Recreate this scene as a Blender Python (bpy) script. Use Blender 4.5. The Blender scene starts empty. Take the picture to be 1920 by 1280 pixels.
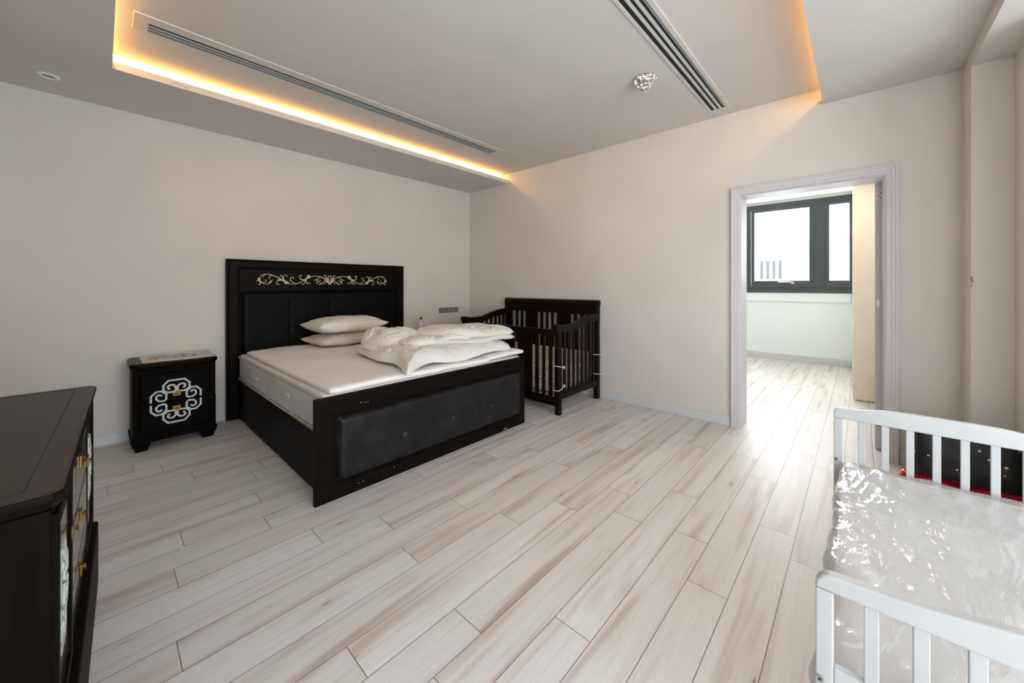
import bpy, bmesh, math, random
from mathutils import Vector, Matrix, noise
random.seed(7)
PI = math.pi
C = bpy.context.scene.collection
scn = bpy.context.scene

# ---------------------------------------------------------------- camera
cam_d = bpy.data.cameras.new('camera')
cam_d.sensor_width = 36.0
cam_d.lens = 709.25 / 1920 * 36.0
cam_d.shift_y = -(640 - 535.6) / 1920
cam_d.clip_start = 0.02
cam_d.clip_end = 200
cam = bpy.data.objects.new('camera', cam_d)
cam.location = (0, 0, 1.25)
cam.rotation_euler = (PI / 2, 0, -math.radians(47.385))
C.objects.link(cam)
scn.camera = cam

# ---------------------------------------------------------------- colour management
scn.view_settings.view_transform = 'Standard'
scn.view_settings.look = 'None'
scn.view_settings.exposure = 0.13
scn.view_settings.gamma = 1.0
scn.view_settings.use_curve_mapping = False

# ---------------------------------------------------------------- daylight: overcast sky
w = bpy.data.worlds.new('sky')
scn.world = w
w.use_nodes = True
bg = w.node_tree.nodes['Background']
bg.inputs[0].default_value = (0.93, 0.97, 1.0, 1)
bg.inputs[1].default_value = 2.6

def area(name, loc, rot, sx, sy, power, col):
    d = bpy.data.lights.new(name, 'AREA')
    d.shape = 'RECTANGLE'
    d.size = sx
    d.size_y = sy
    d.energy = power
    d.color = col
    o = bpy.data.objects.new(name, d)
    o.location = loc
    o.rotation_euler = rot
    C.objects.link(o)
    return o

# daylight entering by the window wall behind the camera and the window of the next room
area('daylight_front', (.75, -2.66, 1.35), (PI / 2, 0, 0), 2.0, 2.2, 104, (0.86, 0.94, 1.0))
area('daylight_left', (-0.66, -1.2, 1.4), (PI / 2, 0, -PI / 2), 2.0, 2.0, 15, (0.86, 0.94, 1.0))
area('daylight_next_room', (8.05, 1.2, 1.95), (PI / 2, 0, PI / 2), 2.3, 1.4, 135, (0.92, 0.97, 1.0))
sd = bpy.data.lights.new('sun', 'SUN')
sd.energy = 13.0
sd.angle = math.radians(0.6)
sd.color = (1.0, 0.98, 0.95)
so = bpy.data.objects.new('sun', sd)
so.rotation_euler = Vector((-1.25, 0.68, -1.0)).to_track_quat('-Z', 'Y').to_euler()
C.objects.link(so)

# ---------------------------------------------------------------- material helpers
def mat(name, col=(.8, .8, .8), rough=.5, metal=0, spec=.5, emit=None, es=0, coat=0, coat_r=.1, sheen=0):
    m = bpy.data.materials.new(name)
    m.use_nodes = True
    b = m.node_tree.nodes['Principled BSDF']
    b.inputs['Base Color'].default_value = (*col, 1)
    b.inputs['Roughness'].default_value = rough
    b.inputs['Metallic'].default_value = metal
    b.inputs['Specular IOR Level'].default_value = spec
    b.inputs['Coat Weight'].default_value = coat
    b.inputs['Coat Roughness'].default_value = coat_r
    b.inputs['Sheen Weight'].default_value = sheen
    if emit:
        b.inputs['Emission Color'].default_value = (*emit, 1)
        b.inputs['Emission Strength'].default_value = es
    return m

class NT:
    def __init__(s, m):
        s.m = m
        s.t = m.node_tree
        s.b = s.t.nodes['Principled BSDF']
    def n(s, kind, **kw):
        nd = s.t.nodes.new(kind)
        for k, v in kw.items():
            if k in ('operation', 'blend_type', 'feature', 'data_type', 'distance', 'attribute_name', 'wave_type', 'bands_direction', 'interpolation'):
                setattr(nd, k, v)
            else:
                nd.inputs[k].default_value = v
        return nd
    def l(s, a, b):
        s.t.links.new(a, b)
    def coord(s, scale=(1, 1, 1), kind='Object'):
        tc = s.n('ShaderNodeTexCoord')
        mp = s.n('ShaderNodeMapping')
        mp.inputs['Scale'].default_value = scale
        s.l(tc.outputs[kind], mp.inputs['Vector'])
        return mp.outputs[0]
    def noise(s, vec, scale, detail=4, rough=.5, dist=0):
        nd = s.n('ShaderNodeTexNoise', Scale=scale, Detail=detail, Roughness=rough, Distortion=dist)
        s.l(vec, nd.inputs['Vector'])
        return nd.outputs['Fac']
    def ramp(s, fac, stops):
        r = s.n('ShaderNodeValToRGB')
        e = r.color_ramp.elements
        while len(e) > 1:
            e.remove(e[-1])
        e[0].position = stops[0][0]
        e[0].color = (*stops[0][1], 1)
        for p, c in stops[1:]:
            x = e.new(p)
            x.color = (*c, 1)
        s.l(fac, r.inputs['Fac'])
        return r.outputs['Color']
    def mix(s, fac, a, b, mode='MIX'):
        nd = s.t.nodes.new('ShaderNodeMix')
        nd.data_type = 'RGBA'
        nd.blend_type = mode
        for sock, v in ((nd.inputs[0], fac), (nd.inputs[6], a), (nd.inputs[7], b)):
            if hasattr(v, 'links'):
                s.l(v, sock)
            elif isinstance(v, (tuple, list)):
                sock.default_value = (*v, 1)
            else:
                sock.default_value = v
        return nd.outputs[2]
    def math(s, op, a, b=0.0, c=None):
        nd = s.t.nodes.new('ShaderNodeMath')
        nd.operation = op
        for i, v in enumerate((a, b, c)):
            if v is None:
                continue
            if hasattr(v, 'links'):
                s.l(v, nd.inputs[i])
            else:
                nd.inputs[i].default_value = v
        return nd.outputs[0]
    def color(s, c):
        s.l(c, s.b.inputs['Base Color'])
    def bump(s, h, strength=.3, dist=.01):
        bp = s.n('ShaderNodeBump', Strength=strength, Distance=dist)
        s.l(h, bp.inputs['Height'])
        s.l(bp.outputs[0], s.b.inputs['Normal'])

def noisy(name, c1, c2, scale=(1, 1, 1), ns=8, rough=.6, bump=0.0, bdist=.002, bscale=None, lo=.35, hi=.65, **kw):
    m = mat(name, c1, rough, **kw)
    t = NT(m)
    v = t.coord(scale)
    f = t.noise(v, ns, 5, .6)
    t.color(t.ramp(f, [(lo, c1), (hi, c2)]))
    if bump:
        t.bump(t.noise(v, bscale or ns * 4, 4, .6), bump, bdist)
    return m

# --- finishes
M_wall = mat('wallpaper', (.665, .63, .585), .88, spec=.2)
t = NT(M_wall)
v = t.coord()
f = t.noise(v, 1.3, 3, .5)
t.color(t.ramp(f, [(.3, (.64, .615, .58)), (.7, (.685, .66, .62))]))
fine = t.noise(t.coord((60, 60, 220)), 3, 2, .5)
t.bump(fine, .08, .001)
M_wallplain = noisy('painted_plaster', (.66, .66, .64), (.70, .70, .685), ns=2, rough=.8, bump=.05, bscale=90)
M_ceil = noisy('ceiling_paint', (.64, .612, .58), (.67, .642, .61), ns=1.5, rough=.9, bump=.04, bscale=70)
M_ceil2 = noisy('next_room_ceiling_paint', (.84, .83, .79), (.86, .85, .81), ns=1.5, rough=.9)
M_wall2 = noisy('next_room_paint', (.80, .875, .885), (.82, .895, .905), ns=1.5, rough=.8)
M_base = noisy('skirting_paint', (.60, .62, .63), (.64, .66, .67), ns=4, rough=.5)
M_case = noisy('door_casing_lacquer', (.60, .585, .615), (.61, .595, .625), scale=(20, 20, 1.5), ns=3, rough=.45)
M_blackwin = noisy('dark_grey_window_profile', (.045, .058, .063), (.056, .070, .075), ns=20, rough=.42, bump=.03, bscale=200)
M_dark = noisy('wenge_veneer', (.0035, .0022, .0017), (.009, .0055, .004), scale=(1.5, 12, 12), ns=5, rough=.45, spec=.06, bump=.05, bdist=.001, bscale=40)
M_darkz = noisy('wenge_veneer_upright', (.003, .002, .0016), (.006, .004, .003), scale=(14, 14, 1.2), ns=5, rough=.5, spec=.035, bump=.05, bdist=.001, bscale=40)
M_top = noisy('wenge_top_dusty', (.034, .024, .020), (.024, .017, .014), scale=(3, 3, 3), ns=3, rough=.42, spec=.3, bump=.03, bscale=60)
M_glossdoor = noisy('polished_dark_door', (.012, .008, .006), (.018, .012, .009), scale=(12, 12, 1), ns=4, rough=.09)
M_crib = noisy('dark_cherry_lacquer', (.0055, .0022, .0016), (.012, .0045, .003), scale=(8, 8, 2), ns=4, rough=.34, spec=.12)
M_leather = noisy('black_leatherette', (.002, .002, .0022), (.004, .004, .0042), ns=14, rough=.5, spec=.08, bump=.35, bdist=.0015, bscale=130)
M_leather2 = noisy('worn_black_leatherette', (.007, .007, .0075), (.019, .018, .019), ns=9, rough=.45, spec=.22, bump=.4, bdist=.0015, bscale=110, lo=.4, hi=.75)
M_gold = noisy('pale_gilt_carving', (.50, .44, .24), (.60, .54, .33), ns=50, rough=.45)
M_silver = noisy('silver_white_carving', (.50, .54, .52), (.58, .62, .60), ns=50, rough=.5)
M_brass = noisy('aged_brass', (.16, .09, .025), (.28, .17, .055), ns=60, rough=.4, metal=1)
M_steel = noisy('brushed_steel', (.42, .42, .43), (.52, .52, .53), ns=60, rough=.35, metal=1)
M_white = noisy('white_painted_wood', (.46, .475, .485), (.50, .515, .525), ns=5, rough=.38)
M_ticking = mat('mattress_border_fabric', (.45, .45, .46), .85)
t = NT(M_ticking)
v = t.coord()
wv = t.n('ShaderNodeTexWave', Scale=14.0, Distortion=0.6, wave_type='BANDS', bands_direction='Y')
t.l(v, wv.inputs['Vector'])
mx = t.ramp(wv.outputs['Fac'], [(0, (.54, .545, .56)), (.55, (.62, .62, .625)), (1, (.66, .65, .64))])
st = t.noise(v, 3.0, 3)
t.color(t.mix(t.ramp(st, [(.5, (0, 0, 0)), (.75, (.5, .5, .5))]), mx, (.56, .47, .38)))
t.bump(wv.outputs['Fac'], .25, .003)

def quilt(name, c1, c2, stain, amp=.35):
    m = mat(name, c1, .88, sheen=.1)
    t = NT(m)
    v = t.coord()
    f = t.noise(v, 2.2, 4, .6)
    base = t.ramp(f, [(.35, c1), (.65, c2)])
    s2 = t.noise(v, 4.1, 3, .6)
    t.color(t.mix(t.ramp(s2, [(.55, (0, 0, 0)), (.75, (.45, .45, .45))]), base, stain))
    vo = t.n('ShaderNodeTexVoronoi', Scale=3.3)
    t.l(v, vo.inputs['Vector'])
    rings = t.math('SINE', t.math('MULTIPLY', vo.outputs['Distance'], 90.0))
    fade = t.math('SUBTRACT', 1.0, t.math('MULTIPLY', vo.outputs['Distance'], 2.6))
    h = t.math('MULTIPLY', rings, t.math('MAXIMUM', fade, 0.0))
    t.bump(t.math('ADD', t.math('MULTIPLY', h, .35), t.noise(v, 60, 3)), amp, .003)
    return m
M_topper = quilt('quilted_topper_knit', (.80, .785, .775), (.84, .825, .81), (.80, .75, .68))
M_matt = quilt('mattress_knit_top', (.72, .68, .64), (.77, .73, .70), (.68, .58, .48), .2)
M_pipe = mat('beige_piping', (.52, .46, .41), .8)
M_label = mat('woven_handle', (.66, .62, .56), .8)
def cloth(name, c1, c2, stain, th=.62, b=.35):
    m = mat(name, c1, .85, sheen=.15)
    t = NT(m)
    v = t.coord()
    f = t.noise(v, 5, 4, .6)
    s2 = t.noise(v, 3.0, 3, .5, .5)
    t.color(t.mix(t.ramp(s2, [(th - .08, (0, 0, 0)), (th + .12, (.6, .6, .6))]), t.ramp(f, [(.35, c1), (.65, c2)]), stain))
    h = t.noise(t.coord((1, 1, 1)), 26, 4, .6, 1.2)
    t.bump(h, b, .008)
    return m
M_duvet = cloth('duvet_cotton', (.72, .72, .69), (.76, .76, .735), (.71, .64, .48), .66, .7)
M_pillow = cloth('pillow_cotton', (.70, .68, .64), (.74, .72, .69), (.66, .54, .38), .55, .5)
M_pillow2 = cloth('pillow_cotton_stained', (.64, .57, .50), (.70, .63, .56), (.60, .47, .32), .52, .5)
M_runner = mat('embroidered_runner', (.62, .56, .47), .9)
t = NT(M_runner)
v = t.coord()
f1 = t.noise(t.coord((22, 34, 1)), 1.0, 3, .7)
tc = t.n('ShaderNodeTexCoord')
sx = t.n('ShaderNodeSeparateXYZ')
t.l(tc.outputs['Object'], sx.inputs[0])
ax = t.math('ABSOLUTE', sx.outputs[0])
ay = t.math('ABSOLUTE', t.math('ADD', sx.outputs[1], -.02))
mask = t.math('MULTIPLY', t.math('LESS_THAN', ax, .15), t.math('LESS_THAN', ay, .09))
flow = t.math('MULTIPLY', mask, t.math('GREATER_THAN', f1, .53))
col = t.mix(t.noise(v, 30, 2), (.34, .008, .01), (.08, .05, .03))
t.color(t.mix(flow, (.74, .67, .57), col))
M_toile = mat('toile_print_fabric', (.6, .6, .5), .85)
t = NT(M_toile)
v = t.coord()
f = t.noise(v, 16, 3, .6, 2.5)
f2 = t.noise(v, 7, 2, .5)
a = t.mix(t.ramp(f2, [(.48, (0, 0, 0)), (.56, (1, 1, 1))]), (.08, .09, .07), (.42, .13, .12))
t.color(t.mix(t.ramp(f, [(.47, (0, 0, 0)), (.50, (1, 1, 1)), (.53, (1, 1, 1)), (.56, (0, 0, 0))]), (.78, .75, .66), a))
M_pine = mat('knotty_pine_board', (.55, .40, .24), .6)
t = NT(M_pine)
v = t.coord((1, 1, 1))
f = t.noise(t.coord((1.5, 1.5, 22)), 2, 4, .6, .4)
vo = t.n('ShaderNodeTexVoronoi', Scale=9.0)
t.l(v, vo.inputs['Vector'])
kn = t.math('LESS_THAN', vo.outputs['Distance'], .07)
t.color(t.mix(kn, t.ramp(f, [(.3, (.50, .36, .22)), (.7, (.62, .47, .30))]), (.16, .08, .04)))
M_red = noisy('red_satin_foil', (.30, .003, .014), (.46, .006, .026), ns=6, rough=.16, metal=.85)
M_blackbag = mat('black_dotted_fabric', (.004, .004, .004), .6)
t = NT(M_blackbag)
v = t.coord()
vo = t.n('ShaderNodeTexVoronoi', Scale=16.0)
t.l(v, vo.inputs['Vector'])
t.color(t.mix(t.math('LESS_THAN', vo.outputs['Distance'], .12), (.003, .003, .003), (.50, .42, .33)))
M_foil = mat('crumpled_aluminium_foil', (.82, .82, .83), .16, metal=1)
t = NT(M_foil)
vo = t.n('ShaderNodeTexVoronoi', Scale=34.0)
t.l(t.coord(), vo.inputs['Vector'])
t.bump(vo.outputs['Distance'], .9, .02)
M_plasticbase = noisy('nylon_pad_white', (.78, .775, .77), (.83, .825, .82), scale=(3, 1, 1), ns=5, rough=.7, bump=.2, bdist=.004, bscale=14)
def film(name, tr=.78, wrinkle=.55, rough=.10):
    m = bpy.data.materials.new(name)
    m.use_nodes = True
    t = NT(m)
    out = t.t.nodes['Material Output']
    tb = t.n('ShaderNodeBsdfTransparent')
    gb = t.n('ShaderNodeBsdfGlossy', Roughness=rough)
    gb.inputs[0].default_value = (.95, .97, 1, 1)
    dfb = t.n('ShaderNodeBsdfDiffuse')
    dfb.inputs[0].default_value = (.85, .86, .88, 1)
    v = t.coord((1.0, 2.2, 2.2))
    n1 = t.noise(v, 2.6, 2, .45, 1.6)
    r = t.math('POWER', t.math('SUBTRACT', 1.0, t.math('MULTIPLY', t.math('ABSOLUTE', t.math('SUBTRACT', n1, .5)), 4.0)), 3.0)
    n2 = t.noise(v, 13, 3, .55, 1.0)
    bp = t.n('ShaderNodeBump', Strength=wrinkle, Distance=.06)
    t.l(t.math('ADD', t.math('MULTIPLY', r, .22), t.math('MULTIPLY', n2, .30)), bp.inputs['Height'])
    t.l(bp.outputs[0], gb.inputs['Normal'])
    t.l(bp.outputs[0], dfb.inputs['Normal'])
    lw = t.n('ShaderNodeLayerWeight', Blend=.35)
    t.l(bp.outputs[0], lw.inputs['Normal'])
    m1 = t.n('ShaderNodeMixShader')
    m1.inputs[0].default_value = 1 - tr
    t.l(tb.outputs[0], m1.inputs[1])
    t.l(dfb.outputs[0], m1.inputs[2])
    m2 = t.n('ShaderNodeMixShader')
    t.l(t.math('ADD', t.math('MULTIPLY', lw.outputs['Fresnel'], .6), .07), m2.inputs[0])
    t.l(m1.outputs[0], m2.inputs[1])
    t.l(gb.outputs[0], m2.inputs[2])
    t.l(m2.outputs[0], out.inputs[0])
    return m
M_film = film('clear_plastic_film', .84, .24, .10)
M_clear = film('clear_bottle_plastic', .75, .05, .05)
def glass(name):
    m = bpy.data.materials.new(name)
    m.use_nodes = True
    t = NT(m)
    out = t.t.nodes['Material Output']
    tb = t.n('ShaderNodeBsdfTransparent')
    gb = t.n('ShaderNodeBsdfGlossy', Roughness=.02)
    lw = t.n('ShaderNodeLayerWeight', Blend=.2)
    m2 = t.n('ShaderNodeMixShader')
    t.l(t.math('MULTIPLY', lw.outputs['Fresnel'], .6), m2.inputs[0])
    t.l(tb.outputs[0], m2.inputs[1])
    t.l(gb.outputs[0], m2.inputs[2])
    t.l(m2.outputs[0], out.inputs[0])
    return m
M_glass = glass('window_glass')
M_led = mat('warm_led_diffuser', (1, .7, .3), .5, emit=(1.0, .50, .13), es=26)
M_led_white = mat('downlight_lens_lit', (1, 1, 1), .5, emit=(1.0, .97, .9), es=6)
M_lens = noisy('downlight_reflector_off', (.30, .29, .27), (.22, .21, .20), ns=30, rough=.3, metal=.6)
M_ventbar = noisy('vent_paint', (.60, .60, .58), (.64, .64, .62), ns=6, rough=.5)
M_ventblade = noisy('vent_blade_grey', (.34, .38, .40), (.40, .44, .46), ns=10, rough=.45)
M_black = noisy('vent_shadow_black', (.006, .007, .008), (.010, .011, .012), ns=20, rough=.7)
M_switch = noisy('grey_switch_module', (.16, .16, .155), (.20, .20, .19), ns=30, rough=.4)
M_cream = noisy('cream_wardrobe_laminate', (.88, .81, .70), (.90, .83, .72), ns=3, rough=.55)
M_wicker = noisy('woven_wicker', (.35, .18, .06), (.55, .32, .12), scale=(1, 1, 1), ns=70, rough=.7, bump=.8, bdist=.004)
M_tie = mat('white_cord', (.7, .7, .7), .6)
M_redcap = mat('red_bottle_cap', (.25, .01, .03), .4)
M_chip = mat('bare_chipboard', (.30, .16, .08), .8)
M_paper = mat('white_paper_scrap', (.85, .85, .85), .7)
M_hinge = noisy('hinge_plate_zinc', (.70, .68, .64), (.60, .58, .55), ns=40, rough=.4, metal=.3)
M_facade = noisy('pale_facade_render', (.85, .86, .88), (.9, .91, .92), ns=.5, rough=.9)
M_facadewin = noisy('pale_facade_louvre', (.16, .18, .20), (.20, .22, .24), ns=1, rough=.6)
M_ground = noisy('pale_paving', (.5, .5, .5), (.6, .6, .6), ns=.4, rough=.9)

# laminate floor: planks carried by uv (metres) and a per-plank random value
M_floor = mat('ash_laminate', (.6, .55, .5), .36, spec=.36)
t = NT(M_floor)
uv = t.n('ShaderNodeUVMap')
uv.uv_map = 'plank'
at = t.n('ShaderNodeVertexColor')
at.layer_name = 'rnd'
sr = t.n('ShaderNodeSeparateColor')
t.l(at.outputs['Color'], sr.inputs[0])
off = t.n('ShaderNodeCombineXYZ')
t.l(t.math('MULTIPLY', sr.outputs[0], 37.0), off.inputs[0])
t.l(t.math('MULTIPLY', sr.outputs[1], 23.0), off.inputs[1])
va = t.n('ShaderNodeVectorMath', operation='ADD')
t.l(uv.outputs[0], va.inputs[0])
t.l(off.outputs[0], va.inputs[1])
def fm(scale):
    mp = t.n('ShaderNodeMapping')
    mp.inputs['Scale'].default_value = scale
    t.l(va.outputs[0], mp.inputs['Vector'])
    return mp.outputs[0]
g1 = t.noise(fm((.75, 15, 1)), 1.0, 3, .5, .5)
g2 = t.noise(fm((9, 170, 1)), 1.0, 3, .65)
g3 = t.noise(fm((1.3, 34, 1)), 1.0, 3, .55, .6)
base = t.ramp(g1, [(.40, (.78, .775, .765)), (.54, (.75, .735, .72)), (.64, (.64, .575, .535)), (.76, (.46, .36, .31))])
base = t.mix(t.ramp(g3, [(.56, (0, 0, 0)), (.70, (.32, .32, .32))]), base, (.48, .375, .325))
base = t.mix(t.math('MULTIPLY', t.ramp(g2, [(.35, (0, 0, 0)), (.7, (1, 1, 1))]), .34), base, (.58, .57, .56))
vo = t.n('ShaderNodeTexVoronoi', Scale=1.0)
t.l(fm((2.3, 10.5, 1)), vo.inputs['Vector'])
kn = t.ramp(vo.outputs['Distance'], [(.015, (1, 1, 1)), (.07, (0, 0, 0))])
g4 = t.noise(fm((45, 300, 1)), 1.0, 2, .6)
base = t.mix(t.math('MULTIPLY', t.ramp(g4, [(.45, (0, 0, 0)), (.62, (1, 1, 1))]), .16), base, (.50, .48, .46))
halo = t.ramp(vo.outputs['Distance'], [(.0, (1, 1, 1)), (.30, (0, 0, 0))])
base = t.mix(t.math('MULTIPLY', halo, .38), base, (.46, .345, .29))
base = t.mix(t.math('MULTIPLY', kn, .8), base, (.12, .07, .05))
tone = t.ramp(sr.outputs[2], [(0, (.93, .915, .905)), (.5, (.98, .98, .98)), (1, (1.02, 1.025, 1.03))])
base = t.mix(1.0, base, tone, 'MULTIPLY')
su = t.n('ShaderNodeSeparateXYZ')
t.l(uv.outputs[0], su.inputs[0])
PW = .1533
edv = t.math('MINIMUM', su.outputs[1], t.math('SUBTRACT', PW, su.outputs[1]))
edu = t.math('MINIMUM', su.outputs[0], t.math('SUBTRACT', 1.21, su.outputs[0]))
ed = t.math('MINIMUM', edv, edu)
seam = t.math('LESS_THAN', ed, .0013)
t.color(t.mix(seam, base, (.17, .105, .08)))
t.bump(t.math('ADD', t.math('MULTIPLY', t.math('MINIMUM', ed, .003), 120.0), t.math('MULTIPLY', g2, .12)), .25, .002)
t.l(t.math('ADD', .33, t.math('MULTIPLY', g2, .14)), t.b.inputs['Roughness'])

# ---------------------------------------------------------------- object helpers
def obj(name, bm, m, parent=None, bevel=0, smooth=False, seg=2, loc=None):
    bmesh.ops.recalc_face_normals(bm, faces=bm.faces)
    me = bpy.data.meshes.new(name)
    bm.to_mesh(me)
    bm.free()
    if isinstance(m, (list, tuple)):
        for k in m:
            me.materials.append(k)
    else:
        me.materials.append(m)
    if smooth:
        for p in me.polygons:
            p.use_smooth = True
    o = bpy.data.objects.new(name, me)
    C.objects.link(o)
    if parent:
        o.parent = parent
    if loc:
        o.location = loc
    if bevel:
        b = o.modifiers.new('bevel', 'BEVEL')
        b.width = bevel
        b.segments = seg
        b.limit_method = 'ANGLE'
        b.angle_limit = math.radians(40)
    return o
def tag(o, label=None, cat=None, group=None, kind=None):
    if label: o['label'] = label
    if cat: o['category'] = cat
    if group: o['group'] = group
    if kind: o['kind'] = kind
    return o
def thing(name, label, cat, loc=(0, 0, 0), rz=0, group=None):
    o = bpy.data.objects.new(name, None)
    o.empty_display_size = .1
    C.objects.link(o)
    o.location = loc
    o.rotation_euler = (0, 0, rz)
    return tag(o, label, cat, group)
def struct(name, bm, m, **kw):
    o = obj(name, bm, m, **kw)
    o['kind'] = 'structure'
    return o
def box(bm, x0, x1, y0, y1, z0, z1, mi=0):
    x0, x1 = sorted((x0, x1)); y0, y1 = sorted((y0, y1)); z0, z1 = sorted((z0, z1))
    vs = [bm.verts.new((x, y, z)) for x in (x0, x1) for y in (y0, y1) for z in (z0, z1)]
    for f in ((0, 1, 3, 2), (4, 6, 7, 5), (0, 4, 5, 1), (2, 3, 7, 6), (0, 2, 6, 4), (1, 5, 7, 3)):
        fc = bm.faces.new([vs[i] for i in f])
        fc.material_index = mi
    return bm
def B(*a):
    return box(bmesh.new(), *a)
def boxes(L):
    bm = bmesh.new()
    for a in L:
        box(bm, *a)
    return bm
def prism(bm, pts, axis, a0, a1):
    """extrude a 2-D outline along an axis; pts are the two other coordinates in order"""
    def P(p, a):
        if axis == 'x': return (a, p[0], p[1])
        if axis == 'y': return (p[0], a, p[1])
        return (p[0], p[1], a)
    A = [bm.verts.new(P(p, a0)) for p in pts]
    Bv = [bm.verts.new(P(p, a1)) for p in pts]
    n = len(pts)
    bm.faces.new(A)
    bm.faces.new(Bv[::-1])
    for i in range(n):
        bm.faces.new([A[i], A[(i + 1) % n], Bv[(i + 1) % n], Bv[i]])
    return bm
def lathe(bm, prof, c, n=24, axis='z'):
    """prof: (radius, height) pairs"""
    rings = []
    for r, h in prof:
        ring = []
        for i in range(n):
            a = 2 * PI * i / n
            p = (r * math.cos(a), r * math.sin(a), h)
            if axis == 'y': p = (p[0], p[2], p[1])
            if axis == 'x': p = (p[2], p[0], p[1])
            ring.append(bm.verts.new((c[0] + p[0], c[1] + p[1], c[2] + p[2])))
        rings.append(ring)
    for a, b in zip(rings, rings[1:]):
        for i in range(n):
            bm.faces.new([a[i], a[(i + 1) % n], b[(i + 1) % n], b[i]])
    bm.faces.new(rings[0][::-1])
    bm.faces.new(rings[-1])
    return bm
def tube(bm, pts, r, n=8, closed=False):
    pts = [Vector(p) for p in pts]
    rings = []
    N = len(pts)
    for i, p in enumerate(pts):
        if closed:
            d = (pts[(i + 1) % N] - pts[i - 1]).normalized()
        else:
            d = (pts[min(i + 1, N - 1)] - pts[max(i - 1, 0)]).normalized()
        up = Vector((0, 0, 1)) if abs(d.z) < .9 else Vector((1, 0, 0))
        a = d.cross(up).normalized()
        b = d.cross(a)
        rr = r[i] if isinstance(r, (list, tuple)) else r
        rings.append([bm.verts.new(p + a * rr * math.cos(2 * PI * k / n) + b * rr * math.sin(2 * PI * k / n)) for k in range(n)])
    m = N if closed else N - 1
    for i in range(m):
        A, Bq = rings[i], rings[(i + 1) % N]
        for k in range(n):
            bm.faces.new([A[k], A[(k + 1) % n], Bq[(k + 1) % n], Bq[k]])
    if not closed:
        bm.faces.new(rings[0][::-1])
        bm.faces.new(rings[-1])
    return bm
def catmull(pts, k=6, closed=False):
    out = []
    n = len(pts)
    P = [Vector(p) for p in pts]
    rng = range(n if closed else n - 1)
    for i in rng:
        if closed:
            p0, p1, p2, p3 = P[i - 1], P[i], P[(i + 1) % n], P[(i + 2) % n]
        else:
            p0, p1, p2, p3 = P[max(i - 1, 0)], P[i], P[i + 1], P[min(i + 2, n - 1)]
        for j in range(k):
            s = j / k
            out.append(.5 * ((2 * p1) + (p2 - p0) * s + (2 * p0 - 5 * p1 + 4 * p2 - p3) * s * s + (3 * p1 - p0 - 3 * p2 + p3) * s ** 3))
    if not closed:
        out.append(P[-1])
    return out
def ribbon(bm, pts, wid, place, th=.003, k=5):
    """flat carved stroke; pts 2-D, wid half widths, place(u, v, depth)->xyz"""
    q = catmull([(p[0], p[1], w) for p, w in zip(pts, wid)], k) if k > 1 else [Vector((p[0], p[1], w)) for p, w in zip(pts, wid)]
    n = len(q)
    L, R = [], []
    for i in range(n):
        d = q[min(i + 1, n - 1)] - q[max(i - 1, 0)]
        d.z = 0
        if d.length < 1e-9: d = Vector((1, 0, 0))
        d.normalize()
        w_ = max(q[i].z, .0004)
        if k <= 1 and 0 < i < n - 1:
            d1 = (q[i] - q[i - 1]); d1.z = 0; d1.normalize()
            w_ = w_ / max(abs(d1.dot(d)), .5)
        nx, ny = -d.y, d.x
        L.append((q[i].x + nx * w_, q[i].y + ny * w_))
        R.append((q[i].x - nx * w_, q[i].y - ny * w_))
    lf = [bm.verts.new(place(*p, th)) for p in L]
    rf = [bm.verts.new(place(*p, th)) for p in R]
    lb = [bm.verts.new(place(*p, 0)) for p in L]
    rb = [bm.verts.new(place(*p, 0)) for p in R]
    for i in range(n - 1):
        bm.faces.new([lf[i], lf[i + 1], rf[i + 1], rf[i]])
        bm.faces.new([lf[i], lb[i], lb[i + 1], lf[i + 1]])
        bm.faces.new([rf[i], rf[i + 1], rb[i + 1], rb[i]])
    bm.faces.new([lf[0], rf[0], rb[0], lb[0]])
    bm.faces.new([lf[-1], lb[-1], rb[-1], rf[-1]])
def rslab(x0, x1, y0, y1, z0, z1, r, step=.04, disp=None):
    """softly rounded slab with a dense skin"""
    bm = bmesh.new()
    nx = max(2, int((x1 - x0) / step)); ny = max(2, int((y1 - y0) / step)); nz = max(4, int((z1 - z0) / (step * .5)))
    cache = {}
    lo = Vector((x0 + r, y0 + r, z0 + r)); hi = Vector((x1 - r, y1 - r, z1 - r))
    def ease(i, n):
        s = i / n
        return s
    def V(i, j, k):
        key = (i, j, k)
        if key in cache: return cache[key]
        p = Vector((x0 + (x1 - x0) * ease(i, nx), y0 + (y1 - y0) * ease(j, ny), z0 + (z1 - z0) * ease(k, nz)))
        q = Vector((min(max(p.x, lo.x), hi.x), min(max(p.y, lo.y), hi.y), min(max(p.z, lo.z), hi.z)))
        d = p - q
        if d.length > 1e-9:
            p = q + d.normalized() * r
            nn = d.normalized()
        else:
            nn = Vector((0, 0, 1))
        if disp:
            p = disp(p, nn)
        cache[key] = bm.verts.new(p)
        return cache[key]
    for i in range(nx):
        for j in range(ny):
            for k in (0, nz):
                bm.faces.new([V(i, j, k), V(i + 1, j, k), V(i + 1, j + 1, k), V(i, j + 1, k)])
    for i in range(nx):
        for k in range(nz):
            for j in (0, ny):
                bm.faces.new([V(i, j, k), V(i + 1, j, k), V(i + 1, j, k + 1), V(i, j, k + 1)])
    for j in range(ny):
        for k in range(nz):
            for i in (0, nx):
                bm.faces.new([V(i, j, k), V(i, j + 1, k), V(i, j + 1, k + 1), V(i, j, k + 1)])
    return bm
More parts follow.
